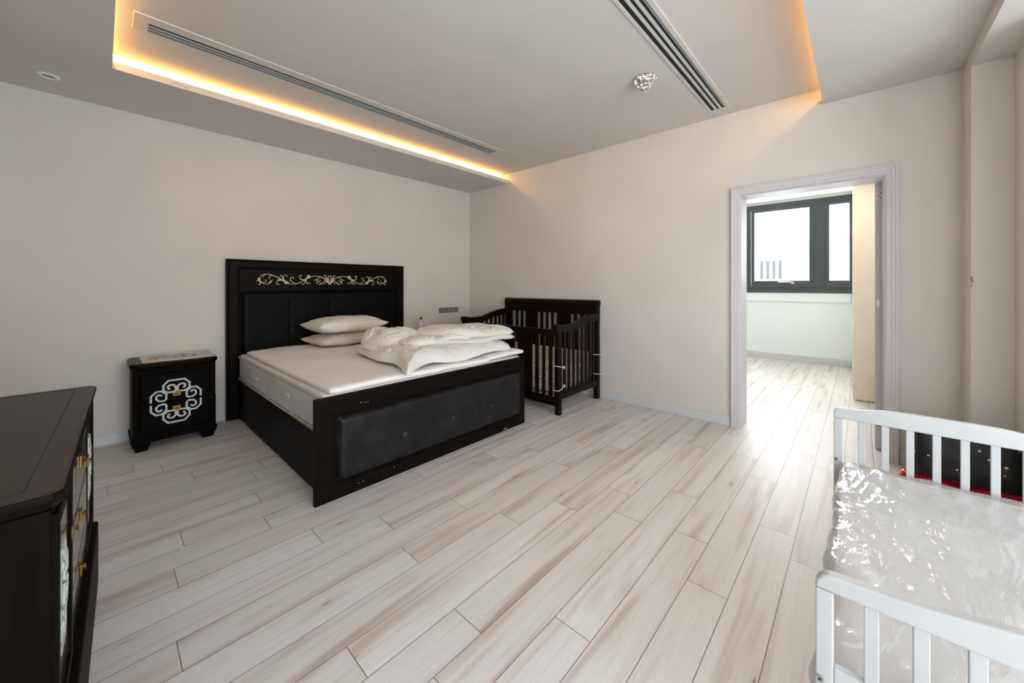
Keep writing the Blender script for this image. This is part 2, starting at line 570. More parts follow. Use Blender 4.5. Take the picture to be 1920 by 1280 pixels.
def pad(bm_or_none, u0, u1, v0, v1, dep, place, tufts=(), rad=.03, n=(60, 24), tk=1.0):
    """upholstered pad: puffed rectangle with button dimples; place(u, v, d)"""
    bm = bm_or_none or bmesh.new()
    nu, nv = n
    g = []
    for i in range(nu + 1):
        row = []
        for j in range(nv + 1):
            u = u0 + (u1 - u0) * i / nu
            v_ = v0 + (v1 - v0) * j / nv
            e = min(u - u0, u1 - u, v_ - v0, v1 - v_)
            s = min(e / rad, 1)
            d = dep * math.sqrt(max(0, 1 - (1 - s) ** 2))
            for (tu, tv) in tufts:
                rr = math.hypot(u - tu, v_ - tv)
                d -= tk * (.016 * math.exp(-(rr / .016) ** 2) + .006 * math.exp(-(rr / .09) ** 2))
                crease = .003 * math.exp(-((u - tu) / .008) ** 2) * math.exp(-abs(v_ - tv) / .14)
                d -= crease
            d += .0015 * noise.noise(Vector((u * 9, v_ * 9, dep)))
            row.append(bm.verts.new(place(u, v_, d)))
        g.append(row)
    for i in range(nu):
        for j in range(nv):
            bm.faces.new([g[i][j], g[i + 1][j], g[i + 1][j + 1], g[i][j + 1]])
    return bm
def copy_tree(o, parent=None):
    c = o.copy()
    C.objects.link(c)
    if parent:
        c.parent = parent
    for ch in [x for x in bpy.data.objects if x.parent == o]:
        copy_tree(ch, c)
    return c

# ================================================================ the room
WX, WY, SZ, TZ, LZ = 3.80, 4.37, 2.66, 2.785, 2.563
XL, YF = -0.60, -2.60
# floor planks (rows along x); measured butt joints per row, random elsewhere
J = {-1: 3.345, 0: 2.335, 1: 1.69, 2: 1.99, 3: 2.373, 4: 1.93, 5: 2.137, 6: 1.786, 7: 1.488, 8: .973, 9: .18, 10: 1.019, 11: .732, 12: .218,
     13: .595, 14: .271, 15: .63, 16: -.009, 17: .685, 19: .409, 21: .283}
bm = bmesh.new()
uvl = bm.loops.layers.uv.new('plank')
cl = bm.loops.layers.color.new('rnd')
rr = random.Random(3)
for k in range(-19, 28):
    y0 = .236 + PW * k
    y1 = y0 + PW
    x = J.get(k, rr.uniform(0, 1.21))
    while x > XL - .1:
        x -= 1.21
    while x < 7.85:
        r3 = (rr.random(), rr.random(), rr.random(), 1)
        xa, xb = max(x, XL - .1), min(x + 1.21, 7.85)
        ya, yb = max(y0, YF - .1), min(y1, WY + .05)
        if xb > xa and yb > ya:
            vs = [bm.verts.new(p) for p in ((xa, ya, 0), (xb, ya, 0), (xb, yb, 0), (xa, yb, 0))]
            f = bm.faces.new(vs)
            for lp, (a, b) in zip(f.loops, ((xa - x, ya - y0), (xb - x, ya - y0), (xb - x, yb - y0), (xa - x, yb - y0))):
                lp[uvl].uv = (a, b)
                lp[cl] = r3
        x += 1.21
me = bpy.data.meshes.new('floor')
bm.to_mesh(me)
bm.free()
me.materials.append(M_floor)
fl = bpy.data.objects.new('floor', me)
C.objects.link(fl)
fl['kind'] = 'structure'
struct('trim_9', B(XL - .1, 7.95, YF - .1, WY + .1, -.06, -.004), M_ground)   # screed under the planks

struct('wall_back', B(XL - .1, WX + .22, WY, WY + .12, 0, 2.9), M_wall)
DO0, DO1, DH = -.130, .772, 2.040
struct('wall_right', boxes([(WX, WX + .22, DO1, WY, 0, 2.9), (WX, WX + .22, -.49, DO0, 0, 2.9), (WX, WX + .22, DO0, DO1, DH, 2.9)]), M_wall)
struct('wall_side', boxes([(3.53, 4.02, -.65, -.49, 0, 2.9), (3.0, 4.02, YF, -.65, 0, 2.9)]), M_wall)
struct('wall_left', boxes([(XL - .12, XL, -.1, WY, 0, 2.9), (XL - .12, XL, YF, -2.3, 0, 2.9), (XL - .12, XL, -2.3, -.1, 0, .35), (XL - .12, XL, -2.3, -.1, 2.45, 2.9)]), M_wall)
struct('wall_front', boxes([(XL - .12, -.3, YF - .12, YF, 0, 2.9), (1.8, 3.2, YF - .12, YF, 0, 2.9), (-.3, 1.8, YF - .12, YF, 0, .2), (-.3, 1.8, YF - .12, YF, 2.45, 2.9)]), M_wall)
# ceiling: dropped border with a lit tray
TX0, TY0, TY1 = .05, .212, 3.57
LB, CV = .047, .11
struct('ceiling', boxes([
    (XL, WX, TY1, WY, SZ, SZ + LB), (XL, TX0, TY0, TY1, SZ, SZ + LB), (XL, WX, -.49, TY0, SZ, SZ + LB),
    (XL, WX, TY1 + CV, WY, SZ + LB, TZ), (XL, TX0 - CV, TY0 - CV, TY1 + CV, SZ + LB, TZ), (XL, WX, -.49, TY0 - CV, SZ + LB, TZ),
    (XL, WX, -.60, WY, TZ, TZ + .08),
    (XL, 3.53, YF, -.49, LZ, LZ + .3)]), M_ceil)
# skirtings
BH = .083
struct('baseboard_back', B(XL, WX - .013, WY - .013, WY, 0, BH), M_base, bevel=.003)
struct('baseboard_right', boxes([(WX - .013, WX, .845, WY - .013, 0, BH), (WX - .013, WX, -.49, -.205, 0, BH)]), M_base, bevel=.003)
struct('baseboard_side', boxes([(3.517, 3.53, -.65, -.478, 0, BH), (3.517, WX - .014, -.49, -.478, 0, BH)]), M_base, bevel=.003)
# paint chips on the corner of the projecting wall
struct('trim_8', boxes([(3.526, 3.531, -.496, -.487, 1.283, 1.305), (3.526, 3.5305, -.500, -.489, 1.27, 1.283), (3.526, 3.5305, -.4925, -.4885, 1.24, 1.262)]), M_switch)

# door opening: casing + jamb, leaf taken off its hinges
door = bpy.data.objects.new('door_1', None)
C.objects.link(door)
door.location = (WX, .32, 0)
door['kind'] = 'structure'
def dl(bm):   # into the local frame of door_1
    bmesh.ops.translate(bm, verts=bm.verts, vec=(-WX, -.32, 0))
    return bm
def casing_run(p_in, p_out, z_in, z_out, side):
    pass
CW = .069
bm = bmesh.new()
prof = [(0, .004), (.010, .016), (.030, .016), (.034, .020), (.052, .021), (.056, .026), (CW, .026), (CW, 0)]   # (offset from opening, projection)
def sweep(bm):
    path_in = [(DO1, 0), (DO1, DH), (DO0, DH), (DO0, 0)]
    dirs = [(1, 0), (1, 1), (-1, 1), (-1, 0)]
    rings = []
    for (y, z), (dy, dz) in zip(path_in, dirs):
        rings.append([bm.verts.new((WX - pr, y + dy * of, z + dz * of)) for of, pr in [(0, 0)] + prof])
    n = len(rings[0])
    for a, b in zip(rings, rings[1:]):
        for i in range(n):
            bm.faces.new([a[i], a[(i + 1) % n], b[(i + 1) % n], b[i]])
    bm.faces.new(rings[0]); bm.faces.new(rings[-1][::-1])
sweep(bm)
o = obj('casing', dl(bm), M_case, door)
JT = .005
obj('jamb', dl(boxes([(WX - .002, WX + .222, DO0, DO0 + JT, .0, DH), (WX - .002, WX + .222, DO1 - JT, DO1, 0, DH), (WX - .002, WX + .222, DO0 + JT, DO1 - JT, DH - JT, DH),
                      (WX + .03, WX + .045, DO0 + JT, DO0 + JT + .006, 0, DH - JT)])), M_case, door, bevel=.002)
# leaf standing open into the next room; its hinge edge faces us
ly0, ly1, lx0, lx1 = DO0 + .005, DO0 + .047, WX + .205, WX + 1.035
leaf = obj('leaf', dl(prism(bmesh.new(), [(lx0, ly0), (lx1, ly0 - .06), (lx1, ly1 - .06), (lx0, ly1)], 'z', .008, DH - .008)), M_case, door, bevel=.003)
def plate(z0, z1, ya, yb):
    pts = [(ya, z0), (yb - .008, z0), (yb, z0 + .010), (yb, z1 - .010), (yb - .008, z1), (ya, z1)]
    return prism(bmesh.new(), pts, 'x', lx0 - .0025, lx0 + .001)
hp = obj('hinge', dl(plate(1.905, 1.985, ly0 + .004, ly0 + .036)), M_hinge, leaf)
hp['label'] = 'white hinge leaf with dark screw holes'
for z, y in ((1.917, .012), (1.935, .022), (1.953, .012), (1.972, .022)):
    obj('screw', dl(lathe(bmesh.new(), [(.0045, 0), (.0045, .002)], (lx0 - .0044, ly0 + y, z), 10, 'x')), M_black, hp)
obj('hinge', dl(plate(1.095, 1.150, ly0 + .004, ly0 + .030)), M_steel, leaf)
obj('hinge', dl(plate(.185, .198, ly0 + .004, ly0 + .030)), M_black, leaf)

# ---------------------------------------------------------------- next room, seen through the door
X2 = 7.80
R2Y0, R2Y1, R2Z = -.62, 3.4, 2.69
WZ0, WZ1 = 1.135, 2.655
WYA, WYB = .05, 2.35
struct('wall_far', boxes([(X2, X2 + .2, R2Y0, R2Y1, 0, WZ0), (X2, X2 + .2, R2Y0, R2Y1, WZ1, 2.95), (X2, X2 + .2, WYB, R2Y1, WZ0, WZ1), (X2, X2 + .2, R2Y0, WYA, WZ0, WZ1)]), M_wall2)
struct('wall_north', B(4.02, X2, R2Y1, R2Y1 + .1, 0, 2.95), M_wall2)
struct('wall_south', B(4.02, X2 + .2, R2Y0 - .1, R2Y0, 0, 2.95), M_wall2)
struct('ceiling_2', boxes([(4.02, X2, R2Y0, R2Y1, 2.80, 2.88), (7.16, X2, R2Y0, R2Y1, R2Z, 2.80), (4.02, 4.6, R2Y0, R2Y1, R2Z, 2.80), (4.6, 7.16, 2.9, R2Y1, R2Z, 2.80)]), M_ceil2)
struct('baseboard_far', boxes([(X2 - .014, X2, .10, R2Y1, 0, .10)]), M_base, bevel=.003)
struct('trim_1', boxes([(X2 - .02, X2, .10, R2Y1, .985, 1.0), (X2 - .012, X2, .10, R2Y1, 1.0, WZ0 - .002)]), M_wall2, bevel=.003)

win = bpy.data.objects.new('window_1', None)
C.objects.link(win)
win['kind'] = 'structure'
win.location = (X2, .97, WZ0)
def wl(bm):
    bmesh.ops.translate(bm, verts=bm.verts, vec=(-X2, -.97, -WZ0))
    return bm
fx0, fx1 = X2 - .015, X2 + .07
obj('window_frame', wl(boxes([(fx0, fx1, WYA, WYB, WZ0, WZ0 + .09), (fx0, fx1, WYA, WYB, WZ1 - .085, WZ1),
    (fx0, fx1, 1.42, 1.56, WZ0 + .09, WZ1 - .085), (fx0, fx1, .40, .56, WZ0 + .09, WZ1 - .085), (fx0, fx1, WYA, WYA + .02, WZ0 + .09, WZ1 - .085), (fx0, fx1, WYB - .05, WYB, WZ0 + .09, WZ1 - .085),
    (X2 - .03, X2 - .015, WYA, WYB, WZ0, WZ0 + .055)])), M_blackwin, win, bevel=.004)
def sash(y0, y1, z0, z1, bw):
    s = obj('sash', wl(boxes([(fx0 - .012, fx0 + .03, y0, y1, z0, z0 + bw + .063), (fx0 - .012, fx0 + .03, y0, y1, z1 - bw, z1),
              (fx0 - .012, fx0 + .03, y0, y0 + bw, z0 + bw + .063, z1 - bw), (fx0 - .012, fx0 + .03, y1 - bw, y1, z0 + bw + .063, z1 - bw)])), M_blackwin, win, bevel=.005)
    obj('pane', wl(B(fx0 + .008, fx0 + .014, y0 + bw - .005, y1 - bw + .005, z0 + bw + .055, z1 - bw + .005)), M_glass, s)
    return s
ZS0, ZS1 = WZ0 + .085, WZ1 - .08
s1 = sash(.555, 1.415, ZS0, ZS1, .052)
s2 = sash(WYA + .02, .405, ZS0, ZS1, .050)
s3 = sash(1.56, 2.30, ZS0, ZS1, .052)
hb_ = boxes([(fx0 - .03, fx0 - .012, .80, .84, ZS0 + .055, ZS0 + .095)])
tube(hb_, [(fx0 - .035, .82, ZS0 + .085), (fx0 - .045, .86, ZS0 + .088), (fx0 - .045, 1.02, ZS0 + .092)], .009, 8)
hh = obj('window_handle', wl(hb_), M_steel, s1)
# windows of the bedroom itself, behind the camera
for nm, bxs, loc in (('window_2', [(-.3, 1.8, YF - .10, YF - .04, .2, .27), (-.3, 1.8, YF - .10, YF - .04, 2.38, 2.45), (-.3, -.23, YF - .10, YF - .04, .27, 2.38), (1.73, 1.8, YF - .10, YF - .04, .27, 2.38), (.715, .785, YF - .10, YF - .04, .27, 2.38)], 0),
                     ('window_3', [(XL - .10, XL - .04, -2.3, -.1, .35, .42), (XL - .10, XL - .04, -2.3, -.1, 2.38, 2.45), (XL - .10, XL - .04, -2.3, -2.23, .42, 2.38), (XL - .10, XL - .04, -.17, -.1, .42, 2.38)], 0)):
    wo = struct(nm, boxes(bxs), M_blackwin)

ld = bpy.data.lights.new('lamp_next_room', 'SPOT')
ld.energy = 42
ld.spot_size = math.radians(150)
ld.spot_blend = .6
ld.shadow_soft_size = .05
ld.color = (1.0, .80, .56)
lo_ = bpy.data.objects.new('lamp_next_room', ld)
lo_.location = (4.9, .35, 2.66)
C.objects.link(lo_)
# ================================================================ ceiling fittings
def led(name, x0, x1, y0, y1, label):
    o = obj(name, B(x0, x1, y0, y1, TZ - .012, TZ), M_led)
    return tag(o, label, 'light', 'cove light strips in the ceiling tray')
led('led_strip', TX0 - .08, WX - .03, TY1 + .084, TY1 + .098, 'warm light strip in the ceiling tray above the bed headboard wall')
led('led_strip', TX0 - .040, TX0 - .026, TY0 - .03, TY1 + .06, 'warm light strip along the left end of the ceiling tray')
led('led_strip', TX0 - .08, WX - .03, TY0 - .098, TY0 - .084, 'warm light strip along the tray edge that ends above the doorway')
struct('trim_7', tube(bmesh.new(), [(.335, 3.5695, 2.668), (.365, 3.5695, 2.690), (.378, 3.5695, 2.682), (.435, 3.5695, 2.672)], .0012, 5), M_switch)

def vent(x0, x1, y0, y1, sx0, sx1, sy0, sy1, label, blade):
    t_ = thing('ceiling_vent', label, 'air vent', ((x0 + x1) / 2, (y0 + y1) / 2, TZ))
    def L(bm):
        bmesh.ops.translate(bm, verts=bm.verts, vec=(-(x0 + x1) / 2, -(y0 + y1) / 2, -TZ))
        return bm
    z0 = TZ - .007
    obj('frame', L(boxes([(x0, x1, y0, sy0, z0, TZ), (x0, x1, sy1, y1, z0, TZ), (x0, sx0, sy0, sy1, z0, TZ), (sx1, x1, sy0, sy1, z0, TZ)])), M_ventbar, t_, bevel=.002)
    obj('slot_backing', L(B(sx0, sx1, sy0, sy1, TZ - .0025, TZ - .0005)), M_black, t_)
    p = (sy1 - sy0) / 3
    for i in (1, 2):
        yc = sy0 + p * i
        obj('blade', L(B(sx0, sx1, yc - p * blade, yc + p * blade, z0, TZ - .002)), M_ventblade if blade < .22 else M_ventbar, t_)
    bm = bmesh.new()
    for i in range(3):
        ya = sy0 + p * (i + (.62 if blade < .22 else .12))
        box(bm, sx0, sx1, ya, ya + p * .16, TZ - .006, TZ - .003)
    obj('air_guide', L(bm), M_ventblade, t_)
    return t_
vent(.125, 3.105, 2.975, 3.170, .19, 3.055, 3.055, 3.163, 'long slim ceiling vent beside the cove light over the bed', .16)
vent(.6, 3.655, .815, .978, .66, 3.618, .846, .957, 'long three-slot ceiling vent pointing at the wall left of the doorway', .23)
def thing_foil():
    bm = bmesh.new()
    bmesh.ops.create_icosphere(bm, subdivisions=5, radius=1)
    for vtx in bm.verts:
        p = vtx.co
        r = 1 + .16 * noise.fractal(p * 2.4, 1.0, 2.0, 4) + .10 * abs(noise.noise(p * 7))
        a = .083 * (1.0 if p.z > 0 else 1 - .5 * (-p.z) ** 1.4)
        vtx.co = Vector((p.x * a * r, p.y * a * r * .95, max(-.092, p.z * .085 * r)))
        if vtx.co.z > 0: vtx.co.z *= .05
    bmesh.ops.rotate(bm, verts=bm.verts, cent=(0, 0, 0), matrix=Matrix.Rotation(.5, 3, 'Z'))
    return bm
t_ = thing('smoke_detector', 'ceiling smoke detector wrapped in crumpled silver foil', 'smoke detector', (2.735, 1.175, TZ - .005))
obj('foil_wrap', thing_foil(), M_foil, t_)
obj('mounting_ring', lathe(bmesh.new(), [(.066, -.012), (.07, .0), (.07, .004)], (0, 0, 0), 28), M_ventbar, t_)
M_ventring = noisy('white_ring_paint', (.82, .82, .82), (.86, .86, .86), ns=6, rough=.4)
def downlight(x, y, z, label, lit):
    t_ = thing('downlight', label, 'ceiling light', (x, y, z))
    bm = bmesh.new()
    n = 32
    rings = []
    for r, h in ((.030, -.001), (.033, -.006), (.048, -.007), (.053, 0)):
        rings.append([bm.verts.new((r * math.cos(2 * PI * i / n), r * math.sin(2 * PI * i / n), h)) for i in range(n)])
    for a, b in zip(rings, rings[1:]):
        for i in range(n):
            bm.faces.new([a[i], a[(i + 1) % n], b[(i + 1) % n], b[i]])
    obj('trim_ring', bm, M_ventring, t_, smooth=True)
    obj('lens', lathe(bmesh.new(), [(.031, -.0015), (.031, 0)], (0, 0, 0), 24), M_led_white if lit else M_lens, t_)
downlight(-.238, 4.016, SZ, 'small round unlit downlight in the ceiling border at the far left', False)
downlight(7.60, 1.0, R2Z, 'lit round downlight above the window seen through the doorway', True)
M_handle = mat('dark_wine_handle', (.10, .03, .04), .4)

# ================================================================ bed
BX0, BX1 = .80, 2.62
FY = 2.25          # front of the footboard
bed = thing('bed', 'large black wooden bed with gilt scrollwork headboard and padded footboard', 'bed', ((BX0 + BX1) / 2, 3.3, 0))
BC = Vector(((BX0 + BX1) / 2, 3.3, 0))
def bl(bm, c=BC):
    bmesh.ops.translate(bm, verts=bm.verts, vec=-c)
    return bm
HX0, HX1, HZ = .785, 2.625, 1.50
hy0, hy1 = 4.29, WY - .016
def mitre_frame(x0, x1, z0, z1, wl_, wr, wt, wb, y_front, y_back, inset, slope=.018):
    """flat rectangular frame with a bevelled outer slope and a sunk inner lip"""
    bm = bmesh.new()
    def ring(a, b, c, d, y):
        return [bm.verts.new(p) for p in ((a, y, c), (b, y, c), (b, y, d), (a, y, d))]
    R = [ring(x0, x1, z0, z1, y_back), ring(x0, x1, z0, z1, y_front + slope * .6),
         ring(x0 + slope * 1.3, x1 - slope * 1.3, z0 + (slope if wb > .01 else 0), z1 - slope * 1.3, y_front),
         ring(x0 + wl_ - .02, x1 - wr + .02, z0 + wb - .02, z1 - wt + .02, y_front),
         ring(x0 + wl_ - .012, x1 - wr + .012, z0 + wb - .012, z1 - wt + .012, y_front + .006),
         ring(x0 + wl_ - .006, x1 - wr + .006, z0 + wb - .006, z1 - wt + .006, y_front + .004),
         ring(x0 + wl_, x1 - wr, z0 + wb, z1 - wt, y_front + inset), ring(x0 + wl_, x1 - wr, z0 + wb, z1 - wt, y_back)]
    for a, b in zip(R, R[1:] + [R[0]]):
        for i in range(4):
            bm.faces.new([a[i], a[(i + 1) % 4], b[(i + 1) % 4], b[i]])
    return bm
hbd = obj('headboard', bl(mitre_frame(HX0, HX1, 0, HZ, .105, .095, .092, .35, hy0, hy1, .014)), M_dark, bed)
obj('carved_panel', bl(B(HX0 + .10, HX1 - .09, hy0 + .012, hy1 - .004, 1.205, HZ - .088)), M_dark, hbd)
obj('panel_rail', bl(B(HX0 + .10, HX1 - .09, hy0 + .004, hy0 + .04, 1.195, 1.215)), M_dark, hbd, bevel=.004)
obj('backing', bl(B(HX0 + .10, HX1 - .09, hy0 + .02, hy1 - .004, .34, 1.20)), M_dark, hbd)
tu = [(x, z) for x in (1.31, 1.717, 2.13) for z in (1.065, .82, .60)]
obj('padded_panel', bl(pad(None, HX0 + .112, HX1 - .102, .36, 1.192, .030, lambda u, v_, d: (u, hy0 + .018 - d, v_), tu, .04, (110, 60), .5)), M_leather, hbd, smooth=True)
for (x, z) in tu:
    obj('tufting_button', bl(lathe(bmesh.new(), [(.008, -.004), (.009, 0), (.006, .002)], (x, hy0 + .006, z), 12, 'y')), M_leather, hbd)
HB = [[(-6620,160,20),(-6480,390,20),(-6250,510,25),(-5950,540,30),(-5650,510,35),(-5380,390,35),(-5110,270,35),(-4840,130,30),(-4560,-60,35),(-4310,-230,50),(-4060,-350,40)],[(-6300,250,25),(-6270,380,20),(-6120,500,20)],[(-5720,120,35),(-5800,200,30),(-5750,330,20),(-5590,400,25),(-5380,390,20)],[(-6750,200,30),(-6660,10,50)],[(-6480,150,20),(-6660,10,50)],[(-6830,-140,40),(-6660,10,50)],[(-6660,10,60),(-6450,-250,35)],[(-6660,-40,40),(-6560,-230,40),(-6540,-380,35),(-6620,-490,30),(-6720,-480,30)],[(-6580,-60,30),(-6410,-270,30),(-6220,-280,30),(-6050,-190,20),(-6040,-70,25),(-6120,20,25)],[(-6410,-290,20),(-6250,-380,20),(-6020,-420,20),(-5820,-360,35),(-5700,-230,75),(-5550,-70,20),(-5550,10,25)],[(-5110,-10,15),(-4910,20,55),(-4660,-20,60),(-4450,-160,65),(-4280,-290,80)],[(-4910,-410,30),(-5010,-490,25),(-5130,-370,30),(-5110,-180,25),(-4940,-60,25),(-4770,-60,25)],[(-4840,370,35),(-4770,450,30),(-4660,370,30),(-4560,140,45),(-4420,-100,55),(-4280,-290,80)],[(-4260,360,35),(-4210,380,25),(-4280,490,20),(-4420,470,20),(-4520,330,20),(-4520,140,30)],[(-4350,-410,45),(-4190,-70,20)],[(-4440,-410,30),(-4240,-310,85),(-4050,-310,85)],[(-4060,-370,30),(-3780,-430,25),(-3420,-410,25),(-3050,-280,35),(-2600,-40,35),(-2300,210,90),(-2110,380,110)],[(-3420,-290,20),(-3670,-250,25),(-3850,-90,25),(-3900,110,25),(-3850,270,20),(-3670,300,20),(-3600,170,25),(-3690,150,30)],[(-3990,-50,15),(-3850,-50,25)],[(-2970,40,15),(-2750,40,35),(-2490,70,65),(-2260,230,80),(-2070,340,105)],[(-2880,380,30),(-2840,470,30),(-2970,500,25),(-3050,360,30),(-2970,160,30),(-2750,60,30),(-2520,60,35)],[(-2350,410,25),(-2220,480,55),(-2070,420,60),(-1990,170,20)],[(-2450,-20,40),(-2520,-200,35),(-2640,-400,30),(-2790,-450,25),(-2860,-360,25)],[(-2410,-20,35),(-2370,-200,30),(-2220,-340,30),(-2030,-340,30),(-2010,-240,30)],[(-2340,-220,30),(-2320,-400,20)],[(-2030,380,30),(-1680,430,30),(-1290,430,25),(-930,350,40),(-570,190,40),(-320,50,45),(-160,-140,55),(-50,-350,60),(0,-460,50)],[(-1640,30,20),(-1480,-10,30),(-1330,100,30),(-1130,270,25),(-890,320,25)],[(-1330,80,25),(-1270,-110,35),(-1290,-290,45),(-1390,-370,25)],[(-1270,-130,30),(-1050,-170,25),(-990,-20,25),(-1110,40,30)],[(-1120,-450,35),(-880,-380,55),(-680,-230,35),(-510,-20,20)],[(-550,0,20),(-390,-100,50),(-190,-230,60),(0,-440,70)],[(-590,-330,30),(-510,-400,30),(-450,-290,20),(-350,-140,20)],[(-640,450,35),(-510,530,30),(-390,410,35),(-310,160,50),(-150,-100,55)],[(-170,520,35),(-80,460,30),(-170,200,40),(-210,30,50),(-80,-220,50)],[(0,100,25),(-90,-10,20),(-100,-180,20),(0,-310,20)]]
bm = bmesh.new()
for sgn in (1, -1):
    for k_, st_ in enumerate(HB):
        ribbon(bm, [(sgn * p[0] / 1e4, p[1] / 1e4) for p in st_], [p[2] / 1e4 for p in st_], lambda u, v_, d: (1.706 + u, hy0 + .012 - d, 1.31 + v_), .003 + .00012 * k_ + (.00006 if sgn > 0 else 0), 5)
so_ = obj('gilt_scrollwork', bl(bm), M_gold, hbd)
so_['label'] = 'pale gold leafy scroll ornament'
# footboard
FZ, FY1 = .602, FY + .035
fb = obj('footboard', bl(mitre_frame(.815, 2.622, 0, FZ, .118, .068, .118, .095, FY, FY1, .012, .010)), M_dark, bed)
obj('backing', bl(B(.93, 2.56, FY + .012, FY1 - .003, .09, .49)), M_dark, fb)
tu = [(1.366, .27), (1.774, .27), (2.18, .27)]
obj('padded_panel', bl(pad(None, .94, 2.548, .102, .478, .034, lambda u, v_, d: (u, FY + .014 - d, v_), tu, .03, (130, 34))), M_leather2, fb, smooth=True)
for (x, z) in tu:
    obj('tufting_button', bl(lathe(bmesh.new(), [(.008, -.004), (.009, 0), (.006, .002)], (x, FY + .001, z), 12, 'y')), M_leather2, fb)
for i, (x, z) in enumerate([(1.10, .53), (1.075, .534), (1.12, .528), (1.06, .045), (1.09, .047), (1.30, .06), (2.34, .012)]):
    obj('veneer_chip', bl(B(x, x + (.045 if i == 6 else .007), FY - .0005, FY + .001, z, z + (.014 if i == 6 else .003))), M_chip if i == 6 else M_hinge, fb)
# side rails, slat base, legs
for s, x in (('l', .872), ('r', 2.552)):
    rl = obj('side_rail', bl(B(x, x + .028, FY1 - .002, hy0 + .004, .02, .362)), M_dark, bed, bevel=.002)
    obj('rail_lip', bl(B(x + .003, x + .05, FY1, hy0, .362, .374)), M_chip if s == 'l' else M_dark, rl)
bm = bmesh.new()
for i in range(14):
    y = FY1 + .08 + i * .137
    box(bm, .90, 2.55, y, y + .07, .350, .368)
obj('slat_base', bl(bm), M_chip, bed)
obj('centre_beam', bl(boxes([(1.68, 1.74, FY1, hy0, .29, .35), (1.68, 1.74, 2.7, 2.76, 0, .29), (1.68, 1.74, 3.7, 3.76, 0, .29)])), M_dark, bed)

# mattress
MX0, MX1, MY0, MY1, MZ0, MZ1 = .868, 2.618, 2.292, 4.262, .385, .605
def mdisp(p, n_):
    wv_ = .004 * noise.noise(Vector((p.x * 2.2, p.y * 2.2, 1)))
    sag = -.010 * math.sin((p.y - MY0) / (MY1 - MY0) * PI) if p.z < .45 else 0
    side = .006 * noise.noise(Vector((p.x * 3, p.y * 3, p.z * 6))) if abs(n_.z) < .5 else 0
    return Vector((p.x - abs(side), p.y, p.z + wv_ + sag))
mat_ = thing('mattress', 'thick pale mattress with ribbed grey border and two side handles on the black bed', 'mattress', (1.74, 3.28, MZ0))
MC = Vector((1.74, 3.28, MZ0))
obj('border', bl(rslab(MX0, MX1, MY0, MY1, MZ0, MZ1 - .012, .028, .045, mdisp), MC), M_ticking, mat_, smooth=True)
obj('knit_top', bl(rslab(MX0 + .008, MX1 - .008, MY0 + .004, MY1 - .008, MZ1 - .035, MZ1 + .008, .02, .05, lambda p, n_: p + Vector((0, 0, .004 * noise.noise(Vector((p.x * 2.2, p.y * 2.2, 1)))))), MC), M_matt, mat_, smooth=True)
def loop_path(x0, x1, y0, y1, z, r, wob=.004, k=26):
    pts = []
    for (cx, cy, a0) in ((x1 - r, y1 - r, 0), (x0 + r, y1 - r, PI / 2), (x0 + r, y0 + r, PI), (x1 - r, y0 + r, 1.5 * PI)):
        for i in range(5):
            a = a0 + i * PI / 8
            pts.append((cx + r * math.cos(a), cy + r * math.sin(a)))
    out = []
    n = len(pts)
    for i in range(n):
        a, b = Vector(pts[i]), Vector(pts[(i + 1) % n])
        m = max(1, int((b - a).length / .06))
        for j in range(m):
            q = a.lerp(b, j / m)
            sag = -.010 * math.sin((q.y - MY0) / (MY1 - MY0) * PI) if z < .45 else 0
            out.append((q.x, q.y, z + sag + wob * noise.noise(Vector((q.x * 4, q.y * 4, z)))))
    return out
obj('piping', bl(tube(bmesh.new(), loop_path(MX0 - .002, MX1 + .002, MY0, MY1, MZ1 - .014, .03), .006, 6, True), MC), M_pipe, mat_, smooth=True)
obj('piping', bl(tube(bmesh.new(), loop_path(MX0 - .002, MX1 + .002, MY0, MY1, MZ0 + .010, .03), .006, 6, True), MC), M_pipe, mat_, smooth=True)
for yc, zc in ((3.70, .490), (2.94, .505)):
    bm = bmesh.new()
    x = MX0 - .004
    ya, yb, za, zb = yc - .085, yc + .085, zc - .024, zc + .024
    for q in ((ya, yb, zb - .007, zb), (ya, yb, za, za + .007), (ya, ya + .012, za, zb), (yb - .012, yb, za, zb)):
        box(bm, x - .003, x + .008, *q)
    box(bm, x - .006, x + .004, ya + .03, yb - .03, zc - .009, zc + .010)
    hd = obj('handle', bl(bm, MC), M_label, mat_, bevel=.001)
    hd['label'] = 'cream woven handle'
# topper
def tdisp(p, n_):
    q = Vector((p.x * 2.6, p.y * 2.6, 3))
    z = p.z + .007 * noise.noise(q) + .003 * noise.noise(q * 3)
    x, y = p.x, p.y
    e = .012 * noise.noise(Vector((0, p.y * 3.2, 5)))
    x += e * (1 if p.x < 1.2 else .4)
    y += .010 * noise.noise(Vector((p.x * 3, 0, 9)))
    if y > 3.85 and x < 1.25:                       # head corner slipped back
        y -= (1.25 - x) * .22 * min(1, (y - 3.85) / .2)
    if p.y < 2.6 and p.x > 2.2: z += .012
    return Vector((x, y, z))
tp = obj('mattress_topper', rslab(.897, 2.638, 2.275, 4.20, .612, .652, .018, .035, tdisp), M_topper, smooth=True)
tag(tp, 'thin quilted cream topper lying loosely over the bed mattress', 'mattress topper')

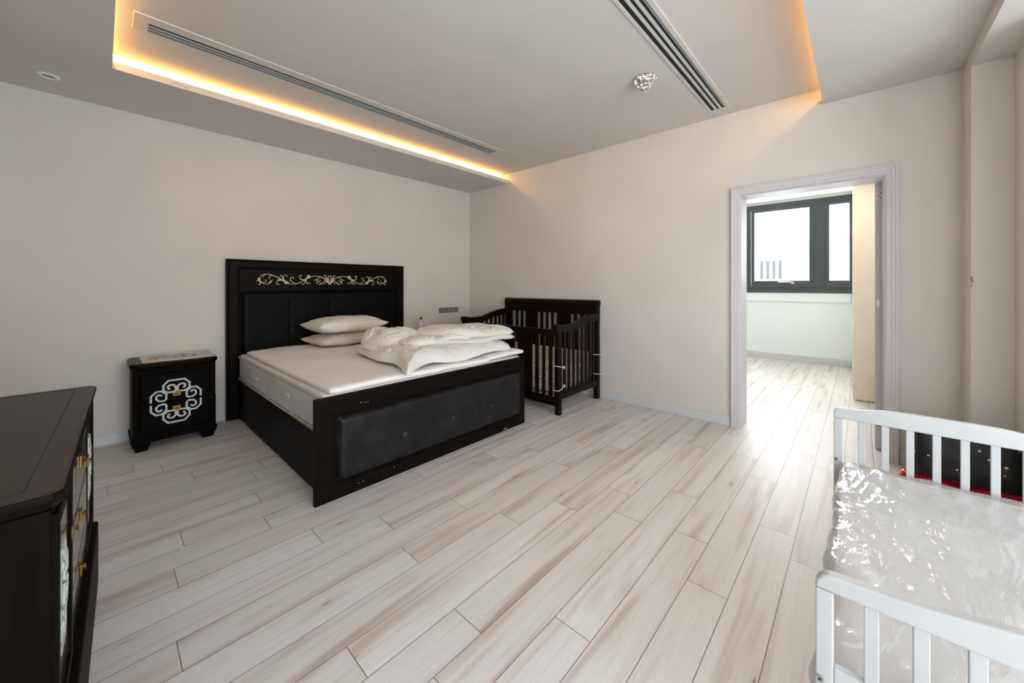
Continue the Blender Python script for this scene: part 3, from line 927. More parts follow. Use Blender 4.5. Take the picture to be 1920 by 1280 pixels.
# ---------------------------------------------------------------- soft goods
def puff(bm, outline, z0, th, seed, rings=34, k=14, flat=.0, tilt=None, seams=.010, wr=.010, ruch=.006, pw=2.4, cen=None):
    """puffed cloth body over a smooth closed outline; ruching near the seam"""
    o2 = catmull([(p[0], p[1], 0) for p in outline], k, True)
    cx = cen[0] if cen else sum(p.x for p in o2) / len(o2)
    cy = cen[1] if cen else sum(p.y for p in o2) / len(o2)
    n = len(o2)
    def zz(x, y):
        return (tilt(x, y) if tilt else 0)
    def surf(sgn):
        R = []
        for j in range(1, rings + 1):
            r = j / rings
            rr_ = math.sin(r * PI / 2) ** .9
            row = []
            for i, p in enumerate(o2):
                x = cx + (p.x - cx) * rr_
                y = cy + (p.y - cy) * rr_
                h = (1 - rr_ ** pw) ** (.5)
                q = Vector((x * 4.2 + seed, y * 4.2, seed * 1.7))
                d1 = noise.noise(q)
                qw = q + Vector((noise.noise(q * 1.3), noise.noise(q * 1.3 + Vector((7, 7, 7))), 0)) * .8
                ridge = 1 - abs(noise.noise(qw * 1.5 + Vector((3, 1, 0)))) * 2.4
                ridge2 = 1 - abs(noise.noise(qw * 3.1 + Vector((1, 8, 0)))) * 2.4
                d2 = max(0, ridge) ** 5 + .5 * max(0, ridge2) ** 5
                edge = max(0, (rr_ - .55) / .45) ** 1.5 * (1 - rr_ ** 12)
                ang = i / n * 2 * PI
                ru = noise.noise(Vector((ang * 13 + seed, rr_ * 1.5, seed))) + .6 * noise.noise(Vector((ang * 31, rr_ * 2, seed)))
                z = (th * h if sgn > 0 else -th * flat * h)
                if sgn > 0:
                    z += h * (wr * 1.6 * d1 - wr * 1.5 * d2) + ruch * edge * ru
                row.append((x, y, z0 + zz(x, y) + z + (.003 * ru if j == rings else 0)))
            R.append(row)
        return R
    top = surf(1)
    bot = surf(-1)
    bot[-1] = top[-1]
    tv = [[bm.verts.new(p) for p in row] for row in top]
    bv = [[bm.verts.new(p) for p in row] for row in bot[:-1]] + [tv[-1]]
    ct = bm.verts.new((cx, cy, z0 + zz(cx, cy) + th + wr * 1.6 * noise.noise(Vector((cx * 4.2 + seed, cy * 4.2, seed * 1.7)))))
    cb = bm.verts.new((cx, cy, z0 + zz(cx, cy) - th * flat))
    for V_, c_, s in ((tv, ct, 1), (bv, cb, -1)):
        for i in range(n):
            j = (i + 1) % n
            bm.faces.new([c_, V_[0][i], V_[0][j]][::s])
            for a, b in zip(V_, V_[1:]):
                bm.faces.new([a[i], b[i], b[j], a[j]][::s])
    # stitched rim
    tube(bm, [v_.co + Vector((0, 0, .001)) for v_ in tv[-1]], .0035, 5, True)
    return bm
dc = Vector((1.95, 2.75, .65))
bm = bmesh.new()
def droop(x, y):
    return -.050 * max(0, (2.42 - y) / .20) ** 1.3
puff(bm, [(1.52, 3.24), (1.455, 2.95), (1.43, 2.70), (1.45, 2.50), (1.41, 2.33), (1.375, 2.205), (1.50, 2.275), (1.68, 2.345), (1.85, 2.315), (2.20, 2.335), (2.56, 2.38), (2.62, 2.58), (2.55, 2.95), (2.1, 3.2), (1.75, 3.32)],
     .676, .102, 1.3, flat=.14, wr=.013, ruch=.014, pw=6, rings=44, tilt=lambda x, y: .3 * droop(x, y) + .012 * math.sin(x * 9))
puff(bm, [(1.475, 3.05), (1.465, 2.85), (1.50, 2.64), (1.455, 2.42), (1.395, 2.225), (1.50, 2.30), (1.60, 2.38), (1.78, 2.46), (2.1, 2.54), (2.2, 2.8), (1.9, 3.0), (1.6, 3.12)],
     .738, .042, 4.7, flat=.5, wr=.010, ruch=.014, pw=5, rings=44, tilt=lambda x, y: droop(x, y) + .010 * math.sin(y * 14 + x * 6))
puff(bm, [(1.72, 2.58), (2.0, 2.455), (2.35, 2.385), (2.60, 2.375), (2.655, 2.50), (2.6, 2.75), (2.4, 3.0), (2.0, 3.1), (1.7, 2.9)],
     .775, .040, 9.2, flat=.75, wr=.010, ruch=.014, pw=6, rings=40, tilt=lambda x, y: .010 * math.sin(x * 11))
puff(bm, [(1.50, 3.00), (1.54, 2.80), (1.66, 2.70), (1.80, 2.74), (1.94, 2.88), (1.97, 3.08), (1.84, 3.25), (1.62, 3.28), (1.51, 3.15)],
     .762, .125, 6.1, flat=.35, wr=.020, ruch=.018, pw=2.8, rings=48)
puff(bm, [(1.60, 2.64), (1.66, 2.52), (1.80, 2.49), (1.98, 2.51), (2.15, 2.47), (2.24, 2.6), (2.1, 2.85), (1.85, 2.88), (1.66, 2.78)],
     .790, .055, 12.4, flat=.4, wr=.011, ruch=.014, pw=3.5, rings=44)
puff(bm, [(1.84, 2.78), (1.98, 2.58), (2.20, 2.44), (2.45, 2.37), (2.62, 2.40), (2.69, 2.52), (2.64, 2.8), (2.42, 3.0), (2.1, 3.1), (1.9, 3.0)],
     .812, .082, 15.8, flat=.35, wr=.014, ruch=.014, pw=3.4, rings=48)
dv = obj('duvet', bl(bm, dc), M_duvet, smooth=True, loc=dc)
tag(dv, 'crumpled white duvet folded in a heap on the foot of the black bed', 'duvet')

# pillows
def pillow(name, label, m, loc, rz, a, b, h, seed, lean=0):
    bm = bmesh.new()
    N, Mv = 64, 46
    def P(u, v_, s):
        e = (max(0, 1 - abs(u) ** 3.2) * max(0, 1 - abs(v_) ** 3.2)) ** .55
        x = a * u * (1 - .07 * (1 - abs(u)) * 0 - .055 * (1 - v_ * v_) * abs(u) ** 3)
        y = b * v_ * (1 - .075 * (1 - u * u) * abs(v_) ** 3)
        q = Vector((x * 7 + seed, y * 7, s * 2 + seed))
        wr_ = .010 * noise.noise(q) * e ** .5 + .004 * noise.noise(q * 2.7)
        ed = (1 - e) * e * 4
        wr_ += .006 * ed * noise.noise(Vector((x * 40, y * 40, seed)))
        z = s * (h * e * (1 if s > 0 else .75)) + wr_ * s
        z += .018 * (abs(u) ** 4) * (abs(v_) ** 4) + lean * u
        return (x, y, z)
    def grid(s):
        return [[P(-1 + 2 * i / N, -1 + 2 * j / Mv, s) for j in range(Mv + 1)] for i in range(N + 1)]
    T, Bt = grid(1), grid(-1)
    tv = [[bm.verts.new(p) for p in r] for r in T]
    bv = [[tv[i][j] if (i in (0, N) or j in (0, Mv)) else bm.verts.new(Bt[i][j]) for j in range(Mv + 1)] for i in range(N + 1)]
    for i in range(N):
        for j in range(Mv):
            bm.faces.new([tv[i][j], tv[i + 1][j], tv[i + 1][j + 1], tv[i][j + 1]])
            bm.faces.new([bv[i][j], bv[i][j + 1], bv[i + 1][j + 1], bv[i + 1][j]])
    o = obj(name, bm, m, smooth=True, loc=loc)
    o.rotation_euler = (0, 0, rz)
    return tag(o, label, 'pillow', 'two stacked pillows on the black bed')
pillow('pillow', 'flat yellowed pillow underneath, lying directly on the bed topper', M_pillow2, (1.715, 3.93, .706), .07, .355, .225, .068, 3.3)
pillow('pillow', 'plump white pillow with a faint yellow stain, on top of the other pillow', M_pillow, (1.72, 3.93, .846), .05, .362, .235, .090, 8.1)

# ---------------------------------------------------------------- carved fret motif shared by nightstands and dresser
FRETFILL = [[(-800, 885), (-590, 700)], [(-2, 850), (-2, 1075)]]
FRET = [[(-1475, 90), (-1475, 590), (-1185, 890), (-865, 890), (-605, 640), (-605, 230), (-725, 130), (-1015, 150), (-1175, 320), (-1175, 510), (-1055, 640), (-955, 620), (-845, 520)],
        [(0, 1635), (-485, 1635), (-775, 1310), (-775, 940), (-575, 725), (-145, 725), (-25, 860), (-25, 1060), (-205, 1280), (-405, 1280), (-525, 1170), (-505, 1060), (-395, 940)],
        [(-865, 860), (-640, 800)], [(-700, 880), (-600, 700)], [(-15, 860), (-15, 1060)]]
def fret(sz, place, sx_=1.0):
    bm = bmesh.new()
    for mx_ in (1, -1):
        for k_, st_ in enumerate(FRET):
            ribbon(bm, [(mx_ * sx_ * p[0] / 1e4, sz * p[1] / 1e4) for p in st_], [.0062] * len(st_), place, .0035 + .0004 * k_ + (.0002 if mx_ > 0 else 0), 1)
        for st_ in FRETFILL:
            ribbon(bm, [(mx_ * sx_ * p[0] / 1e4, sz * p[1] / 1e4) for p in st_], [.0115] * len(st_), place, .0062 + (.0003 if mx_ > 0 else 0), 1)
    return bm
def pull(bm, u, z, place, wide=.046, tall=.036):
    """small brass plate with a tilted lip"""
    q = [(-wide / 2, -tall * .5), (wide / 2, -tall * .5), (wide / 2, tall * .5), (-wide / 2, tall * .5)]
    for d0, d1, s in ((0, .004, 1), (.004, .010, .7)):
        A = [bm.verts.new(place(u + a * s, z + b * s, d0)) for a, b in q]
        Bq = [bm.verts.new(place(u + a * s, z + b * s, d1)) for a, b in q]
        bm.faces.new(A); bm.faces.new(Bq)
        for i in range(4):
            bm.faces.new([A[i], A[(i + 1) % 4], Bq[(i + 1) % 4], Bq[i]])
    A = [bm.verts.new(place(u + a, z + b, d)) for a, b, d in ((-.010, .004, .009), (.010, .004, .009), (.014, -.006, .018), (-.014, -.006, .018))]
    bm.faces.new(A)
    return bm
def top_two_tone(o):
    for pl in o.data.polygons:
        if pl.normal.z > .6:
            pl.material_index = 1
    return o
def nightstand(label, x0, group):
    W, D, Hh = .505, .395, .665
    t_ = thing('nightstand', label, 'nightstand', (x0 + W / 2, WY - .018 - D / 2, 0), 0, group)
    w2, d2 = W / 2, D / 2
    obj('carcass', B(-w2 + .006, w2 - .006, -d2 + .022, d2, .075, .625), M_darkz, t_, bevel=.002)
    ch = .045
    def octo(e):
        return [(-w2 + ch - e, -d2 - e), (w2 - ch + e, -d2 - e), (w2 + e, -d2 + ch - e), (w2 + e, d2), (-w2 - e, d2), (-w2 - e, -d2 + ch - e)]
    bm = bmesh.new()
    R = []
    for e, z in ((-.004, .616), (.004, .622), (.008, .632), (.010, .646), (.006, .656), (-.003, Hh)):
        R.append([bm.verts.new((p[0], p[1], z)) for p in octo(e)])
    for a, b in zip(R, R[1:]):
        for i in range(6):
            bm.faces.new([a[i], a[(i + 1) % 6], b[(i + 1) % 6], b[i]])
    bm.faces.new(R[0][::-1]); bm.faces.new(R[-1])
    top_two_tone(obj('top', bm, [M_dark, M_top], t_))
    yf = -d2 + .004
    for z0, z1, ex in ((.350, .605, .004), (.095, .345, .010)):
        bm = mitre_frame(-w2 + .016 - ex, w2 - .016 + ex, z0, z1, .045, .045, .042, .042, yf, yf + .022, .008, .006)
        # keep only the outward three sides sunk: a plain fielded panel closes the drawer
        box(bm, -w2 + .05, w2 - .05, yf + .007, yf + .02, z0 + .03, z1 - .03)
        box(bm, -w2 + .062, w2 - .062, yf + .003, yf + .01, z0 + (.002 if z0 > .3 else .055), z1 - (.055 if z0 > .3 else .002))
        dr = obj('drawer', bm, M_darkz, t_)
        sg = 1 if z0 > .3 else -1
        f = fret(sg, lambda u, v_, d: (u, yf + .003 - d, .3475 + v_))
        fo = obj('fretwork', f, M_silver, dr)
        fo['label'] = 'white angular fret ornament'
        obj('pull', pull(bmesh.new(), 0, .3475 + sg * .057, lambda u, z, d: (u, yf + .003 - d, z)), M_brass, dr)
    obj('plinth', B(-w2 - .004, w2 + .004, -d2 + .006, d2, .062, .092), M_darkz, t_, bevel=.006)
    for sx_ in (-1, 1):
        for sy_ in (-1, 1):
            bm = bmesh.new()
            cx, cy = sx_ * (w2 - .055), sy_ * (d2 - .05)
            R = []
            for hw, z in ((.034, 0), (.040, .028), (.052, .050), (.052, .062)):
                R.append([bm.verts.new((cx + a * hw, cy + b * hw * .85, z)) for a, b in ((-1, -1), (1, -1), (1, 1), (-1, 1))])
            for a, b in zip(R, R[1:]):
                for i in range(4):
                    bm.faces.new([a[i], a[(i + 1) % 4], b[(i + 1) % 4], b[i]])
            bm.faces.new(R[0][::-1]); bm.faces.new(R[-1])
            obj('foot', bm, M_darkz, t_)
    return t_
NG = 'matching black nightstands on both sides of the bed'
ns = nightstand('black two-drawer nightstand with white fretwork, left of the bed', .152, NG)
nightstand('black nightstand between the bed and the dark crib, mostly hidden behind the duvet', 2.715, NG)
# runner on the left nightstand
RX, RY, RZ_ = .152 + .2525, WY - .018 - .395 / 2, .6665
bm = bmesh.new()
pts = [(-.155, -.185), (.215, -.200), (.235, -.175), (.240, .155), (.205, .185), (-.165, .185), (-.19, .150), (-.19, -.13)]
prism(bm, pts, 'z', 0, .0025)
rn = obj('table_runner', bm, M_runner, loc=(RX, RY, RZ_))
tag(rn, 'beige lace-edged runner with dark red embroidery on the left nightstand', 'table runner')
q = catmull([(p[0], p[1], .002) for p in pts], 5, True)
obj('lace_edge', tube(bmesh.new(), [(v_.x * 1.0, v_.y * 1.0, .0025 + .001 * math.sin(i * 1.7)) for i, v_ in enumerate(q)], .0032, 5, True), M_label, rn)
# bottle
t_ = thing('bottle', 'small clear plastic bottle with red cap behind the duvet beside the headboard', 'bottle', (2.795, 4.17, .665))
obj('bottle_body', lathe(bmesh.new(), [(.026, 0), (.030, .006), (.030, .05), (.026, .062), (.030, .075), (.029, .115), (.014, .145), (.012, .158)], (0, 0, 0), 20), M_clear, t_, smooth=True)
obj('cap', lathe(bmesh.new(), [(.016, .155), (.017, .158), (.017, .178), (.015, .182)], (0, 0, 0), 18), M_redcap, t_)
# wall switches
t_ = thing('wall_switch', 'row of four grey switch and socket modules on the wall between bed and crib', 'wall switch', (3.396, WY, .902))
obj('mounting_plate', B(-.180, .180, -.006, -.0005, -.040, .040), M_ventbar, t_, bevel=.002)
for i in range(4):
    x = -.176 + i * .089
    md = obj('switch_module', B(x, x + .084, -.011, -.005, -.0375, .0375), M_switch, t_, bevel=.003)
    obj('rocker', B(x + .012, x + .072, -.013, -.010, -.028, .028), M_switch, md, bevel=.002)

# ---------------------------------------------------------------- dresser at the left
DL, DW, DHh = 1.10, .45, .850
dr_ = thing('dresser', 'long black dresser with brass pulls and white fretwork at the left edge', 'dresser', (-.0430, 1.715, 0), -.0325)
y0, y1 = -DL / 2, DL / 2
obj('carcass', B(-DW, -.004, y0, y1, .28, .810), M_darkz, dr_, bevel=.003)
bm = bmesh.new()
ch = .014
def oc(e):
    return [(-DW, y0 - e), (-ch + e, y0 - e), (.0 + e, y0 + ch - e), (.0 + e, y1 - ch + e), (-ch + e, y1 + e), (-DW, y1 + e)]
R = []
for e, z in ((.000, .812), (.006, .818), (.012, .828), (.014, .838), (.010, .846), (.005, DHh)):
    R.append([bm.verts.new((p[0], p[1], z)) for p in oc(e)])
for a, b in zip(R, R[1:]):
    for i in range(6):
        bm.faces.new([a[i], a[(i + 1) % 6], b[(i + 1) % 6], b[i]])
bm.faces.new(R[0][::-1]); bm.faces.new(R[-1])
tpo = top_two_tone(obj('top', bm, [M_dark, M_top], dr_))
pth = [(-DW + .01, y0 + .03, DHh), (-.042, y0 + .03, DHh), (-.040, y1 - .03, DHh), (-DW + .01, y1 - .028, DHh)]
bm = bmesh.new()
tube(bm, pth, .0012, 5)
obj('inlay_groove', bm, M_black, tpo)
obj('lower_section', B(-DW, .018, y0 - .010, y1 + .014, .05, .300), M_darkz, dr_, bevel=.008)
obj('plinth', B(-DW, .012, y0 - .006, y1 + .006, 0, .055), M_darkz, dr_, bevel=.006)
def yz_frame(bm, ya, yb, za, zb, w_, d0, d1):
    for q in ((ya, yb, zb - w_, zb), (ya, yb, za, za + w_), (ya, ya + w_, za + w_, zb - w_), (yb - w_, yb, za + w_, zb - w_)):
        box(bm, d0, d1, *q)
    return bm
def small_pull(y, z):
    bm = bmesh.new()
    box(bm, .003, .006, y - .016, y + .016, z - .016, z + .016)
    tube(bm, [(.006, y, z + .004), (.011, y, z + .004)], .003, 6)
    tube(bm, [(.011, y - .010, z + .006), (.013, y, z - .004), (.011, y + .010, z + .006)], .0024, 6)
    return obj_part(bm)
def obj_part(bm):
    return bm
for ya, yb, s_ in ((y0 + .022, y0 + .30, 1), (y1 - .30, y1 - .022, -1)):
    bm = yz_frame(bmesh.new(), ya, yb, .315, .79, .030, -.006, .003)
    dd = obj('door', bm, M_darkz, dr_, bevel=.002)
    obj('door_panel', B(-.008, -.001, ya + .025, yb - .025, .34, .765), M_glossdoor, dd)
    yc = y0 + .112 if s_ > 0 else y1 - .155
    f = bmesh.new()
    for sg in (1, -1):
        for mx_ in (1, -1):
            for k_, st_ in enumerate(FRET):
                ribbon(f, [(mx_ * p[0] * .66 / 1e4, sg * p[1] * .66 / 1e4) for p in st_], [.0048] * len(st_), lambda u, v_, d: (-.001 + d, yc + u, .58 + v_), .0032 + .0003 * k_ + (.00015 if mx_ > 0 else 0), 1)
    fo = obj('fretwork', f, M_silver, dd)
    fo['label'] = 'white angular fret ornament'
    obj('pull', small_pull((yb - .016) if s_ > 0 else (ya + .016), .64), M_brass, dd)
for i in range(3):
    za = .315 + i * .16
    bm = B(-.006, .002, y0 + .315, y1 - .315, za, za + .152)
    dd = obj('drawer', bm, M_glossdoor, dr_, bevel=.003)
    obj('pull', small_pull(-.02, za + .10), M_brass, dd)
for sgn in (1, -1):
    yy = sgn * (DL / 2)
    bm = box(bmesh.new(), -.006, .005, min(yy, yy - sgn * .018), max(yy, yy - sgn * .018), .30, .80)
    obj('corner_stile', bm, M_darkz, dr_, bevel=.002)

# ---------------------------------------------------------------- dark crib in the corner
CX0, CX1, CY0, CY1 = 2.975, 3.765, 2.15, 3.52
cc = Vector((3.37, 2.83, 0))
crib = thing('crib', 'dark cherry wooden crib with high slatted back in the corner', 'crib', cc)
def cl_(bm):
    return bl(bm, cc)
# back: scroll-topped panel along the wall
bk = obj('back_panel', cl_(boxes([(3.715, 3.745, CY0 - .02, CY1 + .01, .925, 1.045)])), M_crib, crib, bevel=.006)
obj('lower_rail', cl_(B(3.715, 3.742, CY0 + .04, CY1 - .04, .14, .23)), M_crib, bk, bevel=.005)
bm = bmesh.new()
prism(bm, [(3.700, 1.060), (3.706, 1.082), (3.735, 1.092), (3.752, 1.080), (3.752, 1.035), (3.735, 1.020), (3.712, 1.020), (3.700, 1.035)], 'y', CY0 - .035, CY1 + .02)
obj('top_moulding', cl_(bm), M_crib, bk, bevel=.004)
gaps = [(3.356, 3.421), (3.270, 3.321), (3.182, 3.234), (2.944, 2.992), (2.857, 2.904), (2.775, 2.826), (2.691, 2.743), (2.45, 2.495), (2.36, 2.41), (2.275, 2.325), (2.195, 2.24)]
gaps = sorted(gaps)
edges = [CY0 + .045] + [v_ for g in gaps for v_ in g] + [CY1 - .045]
for i in range(0, len(edges), 2):
    if edges[i + 1] - edges[i] > .012:
        wd = edges[i + 1] - edges[i]
        obj('slat', cl_(B(3.718, 3.738, edges[i], edges[i + 1], .20, .94)), M_crib, bk, bevel=.003)
# posts of the back, slightly waved
for yc in (CY0 + .005, CY1 - .005):
    bm = bmesh.new()
    pr = [(.0, .030), (.25, .030), (.50, .030), (.62, .030), (.75, .026), (.88, .030), (1.02, .036), (1.05, .030)]
    L = [(3.735 - h - .002, z) for z, h in pr] + [(3.735 + min(h, .035), z) for z, h in reversed(pr)]
    prism(bm, L, 'y', yc - .024, yc + .024)
    obj('leg', cl_(bm), M_crib, crib, bevel=.005)
# front legs with swelling head
for yc in (CY0, CY1):
    bm = bmesh.new()
    pr = [(.0, .024), (.30, .029), (.50, .029), (.62, .026), (.74, .028), (.80, .036), (.835, .046)]
    L = [(2.998 - h, z) for z, h in pr] + [(2.998 + min(h, .03), z) for z, h in reversed(pr)]
    prism(bm, L, 'y', yc - .027, yc + .027)
    obj('leg', cl_(bm), M_crib, crib, bevel=.006)
# side panels with S-curved top rail
topc = [(2.936, .838), (2.930, .858), (2.938, .874), (2.960, .882), (3.00, .876), (3.07, .864), (3.16, .862), (3.26, .870), (3.38, .900), (3.50, .928), (3.60, .944), (3.72, .950)]
for yc, nm in ((CY0, 'near'), (CY1 - .005, 'far')):
    q = catmull([(a, b, 0) for a, b in topc], 4)
    low = [(v_.x, v_.z_ if False else v_.y - .068) for v_ in q]
    bm = bmesh.new()
    q2 = [v_ for v_ in q if v_.x > 2.99]
    prism(bm, [(v_.x, v_.y) for v_ in q] + [(v_.x, v_.y - (.068 + .012 * (i / len(q2)))) for i, v_ in reversed(list(enumerate(q2)))] + [(2.965, .800), (2.946, .815)], 'y', yc - .024, yc + .024)
    sp_ = obj('side_panel', cl_(bm), M_crib, crib, bevel=.005)
    obj('lower_rail', cl_(B(3.02, 3.72, yc - .016, yc + .016, .145, .215)), M_crib, sp_, bevel=.004)
    sl = [(3.086, 3.123), (3.162, 3.199), (3.244, 3.281), (3.327, 3.358), (3.401, 3.442), (3.481, 3.522), (3.557, 3.597), (3.630, 3.668)]
    for a, b in sl:
        obj('slat', cl_(B(a, b, yc - .008, yc + .008, .20, .845 + .07 * max(0, (a - 3.16) / .5))), M_crib, sp_, bevel=.003)
# front gate
fg = obj('front_panel', cl_(boxes([(2.985, 3.010, CY0 + .025, CY1 - .025, .765, .822), (2.985, 3.010, CY0 + .025, CY1 - .025, .08, .165)])), M_crib, crib, bevel=.005)
g = sorted([(2.758, 2.809), (2.671, 2.721), (2.432, 2.479), (2.342, 2.393), (2.261, 2.311), (2.186, 2.224), (2.85, 2.90), (2.94, 2.99), (3.22, 3.27), (3.31, 3.36), (3.40, 3.45)])
edges = [CY0 + .02] + [v_ for q_ in g for v_ in q_] + [CY1 - .02]
for i in range(0, len(edges), 2):
    if edges[i + 1] - edges[i] > .012:
        obj('slat', cl_(B(2.989, 3.007, edges[i], edges[i + 1], .15, .78)), M_crib, fg, bevel=.003)
obj('mattress_support', cl_(B(3.02, 3.70, CY0 + .03, CY1 - .03, .16, .178)), M_pine, crib)
# cords tied round the posts
def cord(zc, x0, x1, y0, y1, dz):
    r = .0035
    pts = [(x0, y0, zc), (x1, y0, zc + dz), (x1, y1, zc + dz * .8), (x0, y1, zc)]
    q = catmull(pts, 5, True)
    bm = tube(bmesh.new(), q, r, 6, True)
    lathe(bm, [(.003, -.012), (.007, -.006), (.007, .006), (.003, .012)], (x1 + .006, y0 - .004, zc + dz), 8)
    tube(bm, [(x1 + .006, y0 - .005, zc + dz), (x1 + .012, y0 - .006, zc + dz - .02)], .0025, 5)
    return bm
for zc, x0, x1, dz in ((.478, 2.962, 3.035, -.018), (.245, 2.968, 3.04, .035)):
    o = obj('cord_tie', cl_(cord(zc, x0, x1, CY0 - .034, CY0 + .034, dz)), M_tie, crib)
for zc, dz in ((.500, -.010), (.290, -.022)):
    o = obj('cord_tie', cl_(cord(zc, 3.655, 3.776, CY0 - .034, CY0 + .034, dz)), M_tie, crib)
# contents
o = obj('crib_mattress', rslab(3.025, 3.640, CY0 + .035, CY1 - .04, .182, .400, .03, .05, lambda p, n_: p + n_ * .006 * noise.noise(p * 6)), M_toile, smooth=True)
tag(o, 'crib mattress in patterned toile cloth inside the dark crib', 'mattress')
o = obj('pine_board', B(3.655, 3.675, CY0 + .05, CY1 - .20, .182, .520), M_pine, bevel=.002)
tag(o, 'knotty pine board standing upright at the back inside the dark crib', 'board')

# ---------------------------------------------------------------- white toddler bed, nearest the camera
tb = thing('toddler_bed', 'white painted slatted toddler bed at the right edge', 'toddler bed', (1.8, -.28, 0))
tc_ = Vector((1.8, -.28, 0))
def tl(bm):
    return bl(bm, tc_)
def end_board(x0, x1, yl, yr, ztop, zrail, slats, pw_, name, zb0, zb1, rise):
    # top rail with a rounded corner and a raised middle
    n = 40
    top = []
    yc = (yl + yr) / 2
    hw = (yl - yr) / 2
    rc = .030
    for i in range(n + 1):
        s = i / n
        y = yl - (yl - yr) * s
        e = min(yl - y, y - yr)
        z = ztop + rise(y, yc, hw)
        if e < rc:
            z -= rc - math.sqrt(max(0, rc * rc - (rc - e) ** 2))
        top.append((y, z))
    # denser corners
    dens = []
    for k in range(9):
        a = k / 8 * PI / 2
        e = rc * (1 - math.cos(a)) if True else 0
        dens.append((yl - e, ztop + rise(yl - e, yc, hw) - rc + rc * math.sin(a)))
    mid = [p for p in top if yl - p[0] > rc and p[0] - yr > rc]
    dens2 = [(yl + yr - p[0], p[1]) for p in reversed(dens)]
    L = dens + mid + dens2 + [(yr, zrail), (yl, zrail)]
    bm = bmesh.new()
    prism(bm, L, 'x', x0, x1)
    board = obj(name, tl(bm), M_white, tb, bevel=.005, seg=3)
    for y in (yl, yr + pw_):
        lg = obj('leg', tl(B(x0 + .001, x1 - .001, y - pw_, y, 0, zrail - .001)), M_white, tb, bevel=.003)
        s_ = lathe(bmesh.new(), [(.0075, 0), (.0075, .003), (.006, .004)], (x0 - .003, y - pw_ / 2 + .008, .372), 16, 'x')
        b_ = obj('bolt', tl(s_), M_steel, lg)
        obj('hex_socket', tl(B(x0 - .0036, x0 - .0028, y - pw_ / 2 + .005, y - pw_ / 2 + .011, .3695, .3745)), M_black, b_)
    for (a, b) in slats:
        obj('slat', tl(B(x0 + .006, x1 - .006, a, b, zb1 - .004, zrail + .004)), M_white, board, bevel=.002)
    obj('lower_rail', tl(B(x0 + .002, x1 - .002, yr + pw_, yl - pw_, zb0, zb1)), M_white, board, bevel=.003)
nr = lambda y, yc, hw: .026 * math.exp(-((y - yc) / .16) ** 2) + .004 * math.cos((y - yc) / hw * PI)
sn = []
y = -.006
while y - .024 > -.60:
    sn.append((y - .0235, y)); y -= .0718
end_board(1.09, 1.115, .074, -.634, .614, .573, sn, .031, 'footboard', .325, .408, nr)
sf = []
y = .007
while y - .026 > -.60:
    sf.append((y - .026, y)); y -= .0825
fr = lambda y, yc, hw: .024 * (1 / (1 + math.exp(-(.225 - abs(y - yc)) / .03))) + 0
end_board(2.53, 2.556, .099, -.659, .633, .579, sf, .034, 'headboard', .24, .31, fr)
obj('side_rail', tl(boxes([(1.115, 2.53, .045, .062, .235, .30)])), M_white, tb, bevel=.003)
obj('side_rail', tl(boxes([(1.115, 2.53, -.622, -.605, .235, .30)])), M_white, tb, bevel=.003)
bm = bmesh.new()
for i in range(11):
    box(bm, 1.15 + i * .125, 1.21 + i * .125, -.605, .045, .222, .236)
obj('slat_base', tl(bm), M_white, tb)
# plastic wrapped pad
pc = Vector((1.82, -.28, .24))
pad_t = thing('wrapped_mattress', 'white foam mattress still sealed in crinkled clear plastic on the white toddler bed', 'mattress', pc)
def pdisp(p, n_):
    q = Vector((p.x * 2.2, p.y * 2.2, 2))
    lob = .010 * noise.noise(q)
    x, y, z = p
    s = (x - 1.13) / 1.38
    if z > .33:
        z = z - .012 * (1 - s) + lob * .7
        # pushed up along a long fold near the camera end
        fx = 1.42 - .10 * (y + .1)
        z += .008 * math.exp(-((x - fx) / .035) ** 2)
    return Vector((x, y + .006 * noise.noise(q * 2) * (1 if abs(n_.y) > .5 else 0), z)) + n_ * .003 * noise.noise(Vector((x * 9, y * 14, z * 9)))
obj('foam_pad', bl(rslab(1.128, 2.515, -.60, .062, .243, .366, .035, .03, pdisp), pc), M_plasticbase, pad_t, smooth=True)
def fdisp(p, n_):
    p = pdisp(p, n_)
    q = Vector((p.x * 7, p.y * 11, p.z * 8))
    r = abs(noise.noise(q)) * .010 + abs(noise.noise(q * 2.3)) * .006
    side = .022 * max(0, noise.noise(Vector((p.x * 4, 1, p.z * 4))) + .25) if p.y > .03 else 0
    return p + n_ * (.003 + r) + Vector((0, side, 0))
obj('plastic_wrap', bl(rslab(1.122, 2.52, -.61, .068, .240, .372, .03, .016, fdisp), pc), M_film, pad_t, smooth=True)

# ---------------------------------------------------------------- bundle on the floor behind the toddler bed
def bagd(p, n_):
    return p + n_ * (.010 * noise.noise(p * 5) + .006 * noise.noise(p * 12)) + Vector((0, 0, -.05 * max(0, (-.30 - p.y)) * 0))
o = obj('storage_bag', rslab(3.262, 3.500, -.628, -.238, .012, .425, .05, .02, bagd), M_blackbag, smooth=True)
tag(o, 'black fabric bundle with pale dots lying against the wall behind the white toddler bed', 'bag')
bm = bmesh.new()
def satin(bm, x, z, r, ya, yb, seed):
    n = 60
    R = []
    for i in range(n + 1):
        y = ya + (yb - ya) * i / n
        row = []
        for k in range(26):
            a = 2 * PI * k / 26
            w_ = 1 + .22 * noise.noise(Vector((y * 5, a * .9, seed))) + .08 * math.sin(a * 3 + y * 6)
            tp_ = min(1, (ya - y) / .05 + .35)
            row.append(bm.verts.new((x + r * 1.15 * math.cos(a) * w_ * tp_, y, max(.001, z + r * math.sin(a) * w_ * tp_))))
        R.append(row)
    for a, b in zip(R, R[1:]):
        for k in range(26):
            bm.faces.new([a[k], a[(k + 1) % 26], b[(k + 1) % 26], b[k]])
    bm.faces.new(R[0]); bm.faces.new(R[-1][::-1])
satin(bm, 3.135, .102, .082, -.150, -.640, 2.0)
